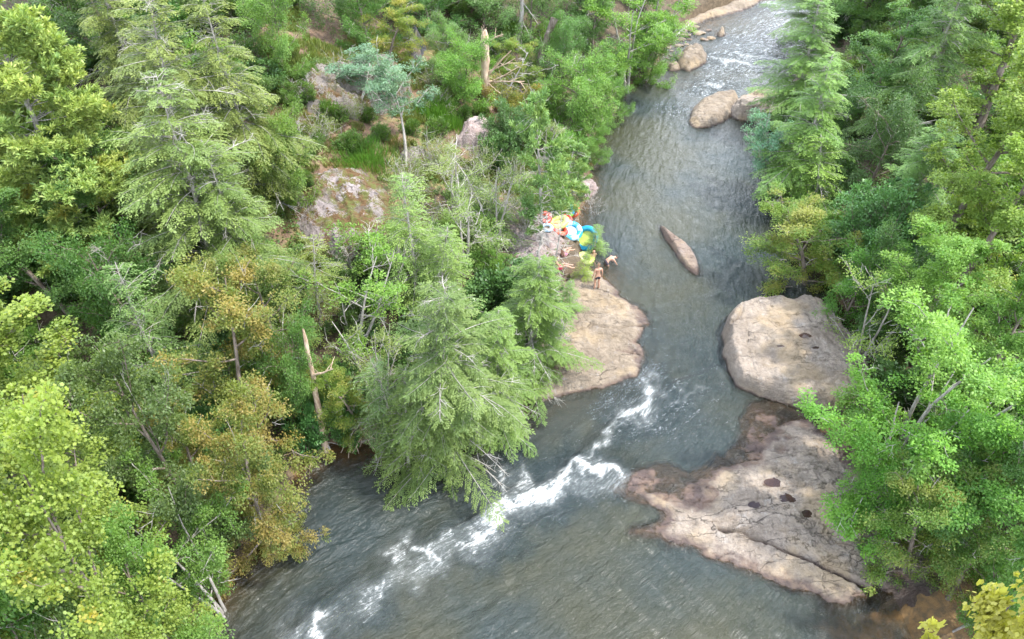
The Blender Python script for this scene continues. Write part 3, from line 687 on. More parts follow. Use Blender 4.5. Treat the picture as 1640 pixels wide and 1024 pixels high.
def broadleaf(seed, H, Rr, base=0.28, limbs=13, subs=6, ends=4, per=60, leaf=0.13, spread=0.42, flat=0.45, tpl=KITE, mat='broad', bark='bark', droop=0.0, trunks=1, lean=0.0, shape=1.0, dead=10, twigvis=0.5):
    rg = np.random.default_rng(seed)
    T = Tubes(6); Dd = Tubes(3); ctr = []; out = []
    for tk in range(trunks):
        ph = rg.uniform(0, 6.28)
        d0 = np.array([math.cos(ph)*0.25*(trunks > 1)+lean, math.sin(ph)*0.25*(trunks > 1), 1])
        tr = curve((0, 0, -0.3), d0, H*0.93+0.3, 12, rg, 0.05)
        tr[:, 2] *= (H*0.93)/max(tr[-1, 2], 1e-3)
        r0 = 0.016*H/math.sqrt(trunks)+0.03
        T.add(tr, np.linspace(r0, 0.02, len(tr)), 7)
        nl = max(4, limbs//trunks)
        for i in range(nl):
            f = base + (0.97-base)*(i+0.5*rg.random())/nl
            q = f*12; a = int(min(11, q)); p = tr[a]*(1-(q-a)) + tr[a+1]*(q-a) if a < 12 else tr[-1]
            az = i*2.4 + rg.uniform(-.5, .5)
            g = (f-base)/(1-base)
            rad = Rr*(1-(max(0, g-0.15)/0.95)**2)**0.5*(0.8+0.2*min(1, g/0.15))*rg.uniform(0.72, 1.12)
            el = 0.25 + 0.75*g
            d = np.array([math.cos(az), math.sin(az), el])
            lb = curve(p, d, rad*math.sqrt(1+el*el*0.4), 7, rg, 0.13, 0.02-droop)
            T.add(lb, np.linspace(r0*0.38*(1-0.5*g), 0.012, 8), 5)
            for j in range(subs):
                u = 0.12+0.88*(j+rg.random())/subs; qi = min(6, int(u*7)); sp = lb[qi]*(1-(u*7-qi)) + lb[qi+1]*(u*7-qi) if qi < 7 else lb[7]
                out_d = unit(lb[-1]-lb[0]); sd_ = out_d + rg.normal(0, 0.75, 3)*np.array([1, 1, 0.45])
                sl = rad*rg.uniform(0.2, 0.42)
                sb = curve(sp, sd_, sl, 4, rg, 0.2, 0.02-droop*1.5)
                T.add(sb, np.linspace(0.018, 0.006, 5), 3)
                for e in range(ends):
                    c = sb[min(4, 1+e)] + rg.normal(0, 0.14, 3)*Rr*0.3
                    ctr.append(c); out.append(unit(c - np.array([tr[6][0], tr[6][1], H*0.45])))
    ctr = np.array(ctr); out = np.array(out); nC = len(ctr)
    cnt = rg.integers(int(per*0.5), int(per*1.5), nC)
    ci = np.repeat(np.arange(nC), cnt); n = len(ci)
    rs = rg.uniform(0.6, 1.25, nC)[ci]*spread
    off = rg.normal(0, 1, (n, 3)); off = unit(off)*(rg.random((n, 1))**0.5)
    off[:, 2] *= flat
    # clusters slope outward and down
    od = out[ci]; off[:, 2] -= (off[:, 0]*od[:, 0]+off[:, 1]*od[:, 1])*0.45
    Cc = ctr[ci] + off*rs[:, None]
    A = unit(off*np.array([1, 1, 0.6]) + od*0.5 + rg.normal(0, 0.5, (n, 3))); A[:, 2] -= 0.25
    N = np.tile([0, 0, 1.0], (n, 1)) + rg.normal(0, 0.42, (n, 3)) + od*0.25
    tint = np.clip(rg.uniform(0, 1, nC)[ci]*0.55 + rg.uniform(0, 0.45, n), 0, 1)
    cm = leaves('crown', Cc, A, N, leaf*rg.uniform(0.65, 1.3, n), tint, tpl, M[mat])
    for i in range(dead):
        c = ctr[rg.integers(nC)]; o_ = unit(c-np.array([0, 0, H*0.5]))
        b = curve(c-o_*0.5, o_+rg.normal(0, 0.4, 3), rg.uniform(0.6, 1.4), 5, rg, 0.22)
        Dd.add(b, np.linspace(0.02, 0.005, 6))
        for j in range(4): Dd.add(curve(b[1+j], unit(b[-1]-b[0])+rg.normal(0, .6, 3), rg.uniform(.2, .6), 3, rg, .2), np.linspace(0.01, 0.004, 4))
    parts = [('trunk', T.mesh('trunk', M[bark]), None), ('crown', cm, None)]
    if dead: parts.append(('dead_twigs', Dd.mesh('dead_twigs', M['twig']), 'stuff'))
    return dict(parts=parts, H=H, R=Rr)

def conifer(seed, H, Rr, base=0.10, whorl=0.27, per=6, blade=0.15, droop=0.5, mat='hemlock', bark='pale_bark', dead=0.25, dens=1.0, tipup=0.0, narrow=1.0, gap=0.12, irr=.45):
    """hemlock: flat feathery sprays on drooping branches"""
    rg = np.random.default_rng(seed)
    T = Tubes(6); Dd = Tubes(3); C = []; A = []; N = []; TT = []
    tr = curve((0, 0, -0.3), (0, 0, 1), H+0.3, 14, rg, 0.025); tr[:, 2] *= H/tr[-1, 2]
    T.add(tr, np.linspace(0.014*H+0.03, 0.012, 15), 7)
    zs = np.arange(base*H, H*0.985, whorl)
    for z in zs:
        g = z/H
        Rg = Rr*((1-g)**0.6*1.02 + 0.05)*(0.62+0.38*sstep(0.0, 0.25, g))
        for k in range(per):
            az = rg.uniform(0, 6.283); L = Rg*(1+irr*math.sin(2*az+z*1.7+seed)*.5)*rg.uniform(0.5, 1.2)*(1.0 if rg.random() > gap else 0.45)
            q = np.clip(z/H*14, 0, 13.99); a = int(q); p = tr[a]*(1-(q-a))+tr[a+1]*(q-a)
            up = 0.35*g + 0.12
            m = 7
            s_ = np.linspace(0, 1, m)
            rad = np.stack([np.cos(az + 0.25*s_*rg.normal()), np.sin(az+0.25*s_*rg.normal()), np.zeros(m)], 1)
            bp = p + rad*(s_*L)[:, None]; bp[:, 2] += L*(up*s_ - droop*s_**2*(0.5+0.5*(1-g))) + tipup*L*s_**3 + rg.normal(0, 0.05)
            T.add(bp, np.linspace(0.007*L+0.008, 0.004, m), 3)
            if rg.random() < dead*(1.4-g):
                # bare branch: pale side twigs only
                for j in range(int(4+L*3)):
                    u = rg.uniform(0.25, 1); b0 = bp[int(u*(m-1))]
                    dr = unit(bp[-1]-bp[0])+rg.normal(0, .6, 3)*np.array([1, 1, .5])
                    tw = curve(b0, dr, rg.uniform(.25, .8)*(0.4+0.25*L), 4, rg, .25)
                    Dd.add(tw, np.linspace(0.011, 0.004, 5))
                    Dd.add(curve(tw[2], dr+rg.normal(0, .7, 3), .3, 2, rg, .2), np.array([.007, .005, .003]))
                Dd.add(bp+0.01, np.linspace(0.018, 0.006, m))
                if rg.random() < 0.6: continue
            ns = max(5, int(L*9*dens))
            bt = rg.uniform(0, 1)
            for j in range(ns):
                u = 0.22+0.78*(j+rg.random()*0.6)/ns
                qq = min(u*(m-1), m-1.001); ai = int(qq); b0 = bp[ai]*(1-(qq-ai))+bp[ai+1]*(qq-ai); fd = unit(bp[ai+1]-bp[ai])
                side = 1 if j % 2 else -1
                lat = np.array([-fd[1], fd[0], 0])*side
                sl = (0.16+0.34*L*(1-u)**0.7*rg.uniform(0.6, 1.1)) + 0.10
                dd = unit(fd*rg.uniform(0.6, 1.0)+lat*rg.uniform(0.55, 1.0)+np.array([0, 0, rg.normal(-0.12, 0.12)]))
                nb = max(3, int(sl/(0.042/dens)))
                uu = (np.arange(nb)+0.5)/nb
                pts = b0 + dd*(uu*sl)[:, None]; pts[:, 2] -= 0.30*sl*uu**2
                la = np.cross(dd, [0, 0, 1.0]); la = la/(np.linalg.norm(la)+1e-9)
                sg = np.where(np.arange(nb) % 2, 1, -1)[:, None]
                ad = dd*0.95 + la*sg*0.75 + rg.normal(0, 0.16, (nb, 3)) + np.array([0, 0, -0.15])
                C.append(pts); A.append(ad); N.append(np.tile([0, 0, 1.], (nb, 1))+rg.normal(0, .28, (nb, 3)))
                TT.append(np.clip(bt*0.5 + 0.5*uu*rg.uniform(.4, 1.1), 0, 1))
    C = np.concatenate(C); A = np.concatenate(A); N = np.concatenate(N); TT = np.concatenate(TT); n = len(C)
    cm = leaves('crown', C, A, N, blade*rg.uniform(.7, 1.25, n), TT, NEEDLE*np.array([1, 1.9, 1]), M[mat])
    parts = [('trunk', T.mesh('trunk', M[bark]), None), ('crown', cm, None)]
    if Dd.V: parts.append(('dead_twigs', Dd.mesh('dead_twigs', M['twig']), 'stuff'))
    return dict(parts=parts, H=H, R=Rr)

def pine(seed, H, Rr, base=0.2, whorl=0.75, per=5, tuft=0.24, mat='pine', nneed=13, dens=1.0, bark='pale_bark', slim=False):
    """white pine: whorls of level limbs ending in soft plumes of long needles"""
    rg = np.random.default_rng(seed)
    T = Tubes(6); Dd = Tubes(3); C = []; A = []; TT = []
    tr = curve((0, 0, -0.3), (0, 0, 1), H+0.3, 12, rg, 0.02); tr[:, 2] *= H/tr[-1, 2]
    T.add(tr, np.linspace(0.014*H+0.02, 0.012, 13), 7)
    for z in np.arange(base*H, H*0.99, whorl):
        g = z/H; Rg = Rr*((1-g)**0.6*0.95+0.06)*(0.7+0.3*sstep(0, .35, g))
        for k in range(per):
            az = rg.uniform(0, 6.28); L = Rg*rg.uniform(.65, 1.15)
            q = np.clip(g*12, 0, 11.99); a = int(q); p = tr[a]*(1-(q-a))+tr[a+1]*(q-a)
            lb = curve(p, (math.cos(az), math.sin(az), 0.12+0.5*g*g), L, 6, rg, 0.1, 0.03)
            T.add(lb, np.linspace(0.009*L+0.008, 0.006, 7), 4)
            if rg.random() < 0.3:
                for j in range(5): Dd.add(curve(lb[rg.integers(1, 6)], rg.normal(0, 1, 3)*np.array([1, 1, .3]), rg.uniform(.3, .9), 4, rg, .25), np.linspace(.011, .004, 5))
            bt = rg.uniform(0, 1)
            for j in range(int((3+L*4.5)*dens)):
                u = rg.uniform(.35, 1.0); qq = u*5.99; ai = int(qq); b0 = lb[ai]*(1-(qq-ai))+lb[ai+1]*(qq-ai)
                fd = unit(lb[ai+1]-lb[ai]); sdv = unit(fd + rg.normal(0, .7, 3)*np.array([1, 1, .25]) + np.array([0, 0, .15]))
                sl = L*rg.uniform(.12, .3)+.1
                tw = curve(b0, sdv, sl, 3, rg, .12, .08)
                for t_ in range(3):
                    m_ = nneed
                    c = tw[t_+1]; dirn = unit(tw[t_+1]-tw[t_])
                    an = dirn*0.75 + unit(rg.normal(0, 1, (m_, 3)))*0.75 + np.array([0, 0, .12])
                    C.append(np.repeat(c[None], m_, 0)+rg.normal(0, .035, (m_, 3))); A.append(an); TT.append(np.clip(bt*.5+rg.uniform(0, .5, m_), 0, 1))
    C = np.concatenate(C); A = np.concatenate(A); TT = np.concatenate(TT); n = len(C)
    N = rg.normal(0, 1, (n, 3))+np.array([0, 0, .8])
    cm = leaves('crown', C, A, N, tuft*rg.uniform(.7, 1.2, n), TT, NEEDLE*np.array([1, 1.3, 1]), M[mat])
    parts = [('trunk', T.mesh('trunk', M[bark]), None), ('crown', cm, None)]
    if Dd.V: parts.append(('dead_twigs', Dd.mesh('dead_twigs', M['twig']), 'stuff'))
    return dict(parts=parts, H=H, R=Rr)

def shrub(seed, H, Rr, n_st=9, per=45, leaf=0.1, spread=.3, flat=.6, mat='laurel', tpl=KITE, dead=4, bark='bark'):
    rg = np.random.default_rng(seed); T = Tubes(4); ctr = []
    Dd = Tubes(3)
    for i in range(n_st):
        az = i*2.4; r_ = Rr*math.sqrt((i+.5)/n_st)
        tip = np.array([math.cos(az)*r_, math.sin(az)*r_, H*(1-.45*(r_/Rr)**2)*rg.uniform(.75, 1.05)])
        st = curve((0, 0, -.1), tip, np.linalg.norm(tip), 6, rg, .14)
        T.add(st, np.linspace(.03, .008, 7))
        for u in (2, 3, 4, 5, 6, 6):
            for _ in range(2):
                c = st[u]+rg.normal(0, .22, 3)*Rr*.55; c[2] = max(c[2], .12*H); ctr.append(c)
                T.add(np.array([st[u-1], (st[u-1]+c)/2+rg.normal(0, .04, 3), c]), [.012, .008, .005], 3)
    ctr = np.array(ctr); nC = len(ctr); cnt = rg.integers(int(per*.5), int(per*1.5), nC); ci = np.repeat(np.arange(nC), cnt); n = len(ci)
    off = unit(rg.normal(0, 1, (n, 3)))*(rg.random((n, 1))**.45)*spread*rg.uniform(.7, 1.2, nC)[ci][:, None]; off[:, 2] *= flat
    od = unit(ctr)[ci]
    A = off + od*.3 + rg.normal(0, .4, (n, 3))*spread; N = np.array([0, 0, 1.])+rg.normal(0, .4, (n, 3))+od*.2
    tint = np.clip(rg.uniform(0, .6, nC)[ci]+rg.uniform(0, .4, n), 0, 1)
    cm = leaves('crown', ctr[ci]+off, A, N, leaf*rg.uniform(.65, 1.3, n), tint, tpl, M[mat])
    parts = [('stem', T.mesh('stem', M[bark]), None), ('crown', cm, None)]
    if dead:
        for i in range(dead):
            st = curve((0, 0, 0), rg.normal(0, .5, 3)*np.array([1, 1, 0])+np.array([0, 0, 1]), H*rg.uniform(.8, 1.25), 6, rg, .18)
            Dd.add(st, np.linspace(.018, .005, 7))
            for j in range(5): Dd.add(curve(st[2+j % 4], rg.normal(0, 1, 3)+np.array([0, 0, .5]), H*.35, 3, rg, .2), np.linspace(.009, .004, 4))
        parts.append(('dead_twigs', Dd.mesh('dead_twigs', M['twig']), 'stuff'))
    return dict(parts=parts, H=H, R=Rr)

def bare_tree(seed, H, Rr, n=26, mat='pale_bark', fine=3, lean=0.0, droop=0.0, r0=None, lo=.15, snap=False):
    rg = np.random.default_rng(seed); T = Tubes(6); B = Tubes(4)
    tr = curve((0, 0, -.3), (lean, 0, 1), H+.3, 10, rg, .05); tr[:, 2] *= H/tr[-1, 2]
    r0 = r0 or .012*H+.03
    T.add(tr, np.linspace(r0, r0*.55 if snap else .012, 11), 8)
    for i in range(n):
        u = lo+(1-lo)*(i+rg.random())/n; q = min(u*10, 9.99); a = int(q); p = tr[a]*(1-(q-a))+tr[a+1]*(q-a)
        az = i*2.4+rg.uniform(-.6, .6); L = Rr*(1-.6*u)*rg.uniform(.4, 1.15)
        b = curve(p, (math.cos(az), math.sin(az), .15+.5*u-droop), L, 6, rg, .18, -droop*.15)
        B.add(b, np.linspace(r0*.28, .006, 7))
        for j in range(fine+2):
            k = 1+rg.integers(0, 5); s1 = curve(b[k], unit(b[-1]-b[0])+rg.normal(0, .65, 3), L*rg.uniform(.2, .55), 4, rg, .25, -droop*.2)
            B.add(s1, np.linspace(.012, .004, 5), 3)
            for _ in range(fine): B.add(curve(s1[rg.integers(1, 4)], unit(s1[-1]-s1[0])+rg.normal(0, .7, 3), L*rg.uniform(.1, .28), 3, rg, .25), np.linspace(.007, .003, 4), 3)
    return dict(parts=[('trunk', T.mesh('trunk', M[mat]), None), ('branches', B.mesh('branches', M[mat]), None)], H=H, R=Rr)

PROTO = dict(
    poplar_a=lambda: broadleaf(1, 14, 3.6, base=.22, limbs=18, subs=7, ends=4, per=92, leaf=.098, spread=.42, tpl=LOBED, mat='poplar', dead=6),
    poplar_b=lambda: broadleaf(2, 14, 3.4, base=.2, limbs=17, subs=7, ends=4, per=92, leaf=.095, spread=.43, tpl=LOBED, mat='poplar', dead=6),
    broad_a=lambda: broadleaf(3, 10, 3.2, base=.18, limbs=16, subs=7, ends=4, per=85, leaf=.105, spread=.42, mat='broad', dead=12),
    broad_b=lambda: broadleaf(4, 8, 3.2, base=.15, limbs=14, subs=7, ends=4, per=80, leaf=.10, spread=.40, mat='broad', bark='pale_bark', dead=22, trunks=3),
    round_a=lambda: broadleaf(53, 5, 2.7, base=.06, limbs=17, subs=6, ends=4, per=62, leaf=.085, spread=.40, flat=.75, mat='broad', dead=10),
    round_d=lambda: broadleaf(54, 5, 2.7, base=.06, limbs=17, subs=6, ends=4, per=62, leaf=.08, spread=.42, flat=.75, mat='dark', dead=10),
    dark_a=lambda: broadleaf(5, 8, 3.0, base=.12, limbs=14, subs=6, ends=4, per=90, leaf=.09, spread=.42, mat='dark', dead=8),
    autumn_a=lambda: broadleaf(6, 7, 2.7, base=.12, limbs=15, subs=6, ends=4, per=85, leaf=.08, spread=.36, flat=.6, mat='autumn', dead=12, droop=.06),
    airy_a=lambda: broadleaf(7, 5, 2.2, base=.15, limbs=12, subs=5, ends=3, per=26, leaf=.075, spread=.34, mat='airy', bark='pale_bark', dead=26, trunks=3),
    thin_a=lambda: broadleaf(8, 6, 2.3, base=.3, limbs=10, subs=4, ends=3, per=46, leaf=.09, spread=.36, flat=.3, mat='broad', bark='pale_bark', dead=10, trunks=2),
    blue_a=lambda: broadleaf(9, 4.5, 2.2, base=.55, limbs=9, subs=5, ends=3, per=75, leaf=.08, spread=.36, flat=.35, mat='bluish', bark='pale_bark', dead=6, lean=.25),
    hem_a=lambda: conifer(11, 11, 4.0, dead=.30, droop=.42),
    hem_b=lambda: conifer(12, 12, 3.4, dead=.16, droop=.5, base=.06),
    hem_c=lambda: conifer(13, 5.5, 1.9, whorl=.24, dead=.10, base=.04, blade=.11, droop=.35),
    hem_d=lambda: conifer(14, 7, 2.3, whorl=.4, per=4, dead=.2, base=.1, dens=.8, gap=.3, mat='airy', blade=.12, tipup=.1),
    pine_a=lambda: pine(15, 14, 3.8, base=.12, whorl=.62, per=7, dens=1.8, nneed=15),
    pine_b=lambda: pine(16, 5.5, 1.7, base=.25, whorl=.36, per=4, tuft=.15, dens=1.3, nneed=12),
    laurel=lambda: shrub(21, 1.8, 1.5, n_st=11, per=52, leaf=.12, mat='laurel', dead=2),
    laurel_big=lambda: shrub(28, 3.8, 3.0, n_st=24, per=85, leaf=.13, spread=.45, mat='laurel', dead=3),
    bush=lambda: shrub(22, 1.7, 1.4, n_st=11, per=60, leaf=.085, mat='broad', dead=4),
    bushair=lambda: shrub(23, 1.9, 1.4, n_st=11, per=22, leaf=.07, mat='airy', dead=12, bark='pale_bark'),
    bushaut=lambda: shrub(24, 1.6, 1.3, n_st=10, per=55, leaf=.07, mat='autumn', dead=4),
    bushdark=lambda: shrub(25, 2.0, 1.7, n_st=12, per=55, leaf=.095, mat='dark', dead=5),
    yellow=lambda: broadleaf(31, 9, 2.0, base=.55, limbs=12, subs=6, ends=4, per=40, leaf=.14, spread=.34, tpl=LOBED, mat='yellow', dead=0),
    ghost=lambda: bare_tree(41, 6.5, 2.2, n=26, fine=4, droop=.25),
    ghost2=lambda: bare_tree(42, 4.5, 1.6, n=18, fine=3, droop=.1),
    scrub=lambda: bare_tree(43, 2.2, 1.5, n=16, fine=4, lo=.05),
    clump=lambda: shrub(26, .7, .75, n_st=8, per=30, leaf=.08, spread=.22, mat='broad', dead=0),
    clumpdark=lambda: shrub(27, .8, .8, n_st=8, per=32, leaf=.08, spread=.24, mat='dark', dead=0),
)
BUILT = {}
def proto(k):
    if k not in BUILT:
        BUILT[k] = PROTO[k]()
    return BUILT[k]
NAME = dict(poplar_a='tulip_tree', poplar_b='tulip_tree', broad_a='broadleaf_tree', broad_b='broadleaf_tree', dark_a='broadleaf_tree', autumn_a='turning_tree',
            round_a='broadleaf_tree', round_d='broadleaf_tree', airy_a='sparse_tree', thin_a='broadleaf_tree', blue_a='leaning_tree', hem_a='hemlock', hem_b='hemlock', hem_c='young_hemlock', hem_d='young_hemlock', pine_a='white_pine', pine_b='young_pine',
            laurel='laurel_shrub', laurel_big='laurel_shrub', bush='shrub', bushair='shrub', bushaut='turning_shrub', bushdark='shrub', yellow='yellow_tree', ghost='dead_tree', ghost2='dead_tree', scrub='bare_shrub', clump='undergrowth_plant', clumpdark='undergrowth_plant')
rz = np.random.default_rng(99)
PLACED = []; LOG = []
def put(kind, loc, sz, sxy, label, col=(1, 1, 1), group=None, rot=None, cat=None, tilt=(0, 0)):
    P = proto(kind)
    nm = NAME[kind]
    e = empty(nm, loc, label, cat or ('dead tree' if 'dead' in nm else 'bush' if ('shrub' in nm or 'plant' in nm) else 'tree'), group)
    e.rotation_euler = (tilt[0], tilt[1], rz.uniform(0, 6.28) if rot is None else rot); e.scale = (sxy, sxy, sz)
    for pn, me, kd in P['parts']:
        if me is None: continue
        o = obj(pn, me, e)
        if kd: o['kind'] = kd
        if pn == 'crown': o.color = (*col, 1)
    LOG.append((kind, tuple(round(v,1) for v in loc), round(sz*P["H"],1), round(sxy*P["R"],1), label))
    PLACED.append((loc[0], loc[1], P['R']*sxy))
    return e
def T(kind, px, ytop, ybase, hw, label, col=(1, 1, 1), group=None, rot=None, cat=None, drop=0.0, tilt=(0, 0)):
    """a plant whose foot is seen (or would be) at (px, ybase), whose top reaches row ytop, about hw pixels to each side"""
    P = proto(kind)
    fx = px
    for _ in range(8):                      # the crown, not the foot, is centred on px: trunks lean outwards in perspective
        x, y, z = hit(fx, ybase)
        t = ray(px, ytop); zt = CAM_H + t[2]/t[1]*y
        H = max(0.4, zt - z)
        zc = z + H*0.55; dc = y*cP + (CAM_H-zc)*sP
        fx += 0.7*(px - (CX + F*x/dc))
    if H < 7 and kind in ('broad_a', 'broad_b', 'dark_a'): kind = 'round_d' if kind == 'dark_a' else 'round_a'; P = proto(kind)
    dep = y*cP + (CAM_H-(z+0.5*H))*sP
    Rw = hw*1.15*dep/F
    return put(kind, (x, y, z-drop), H/P['H'], Rw/P['R'], label, col, group, rot, cat, tilt)
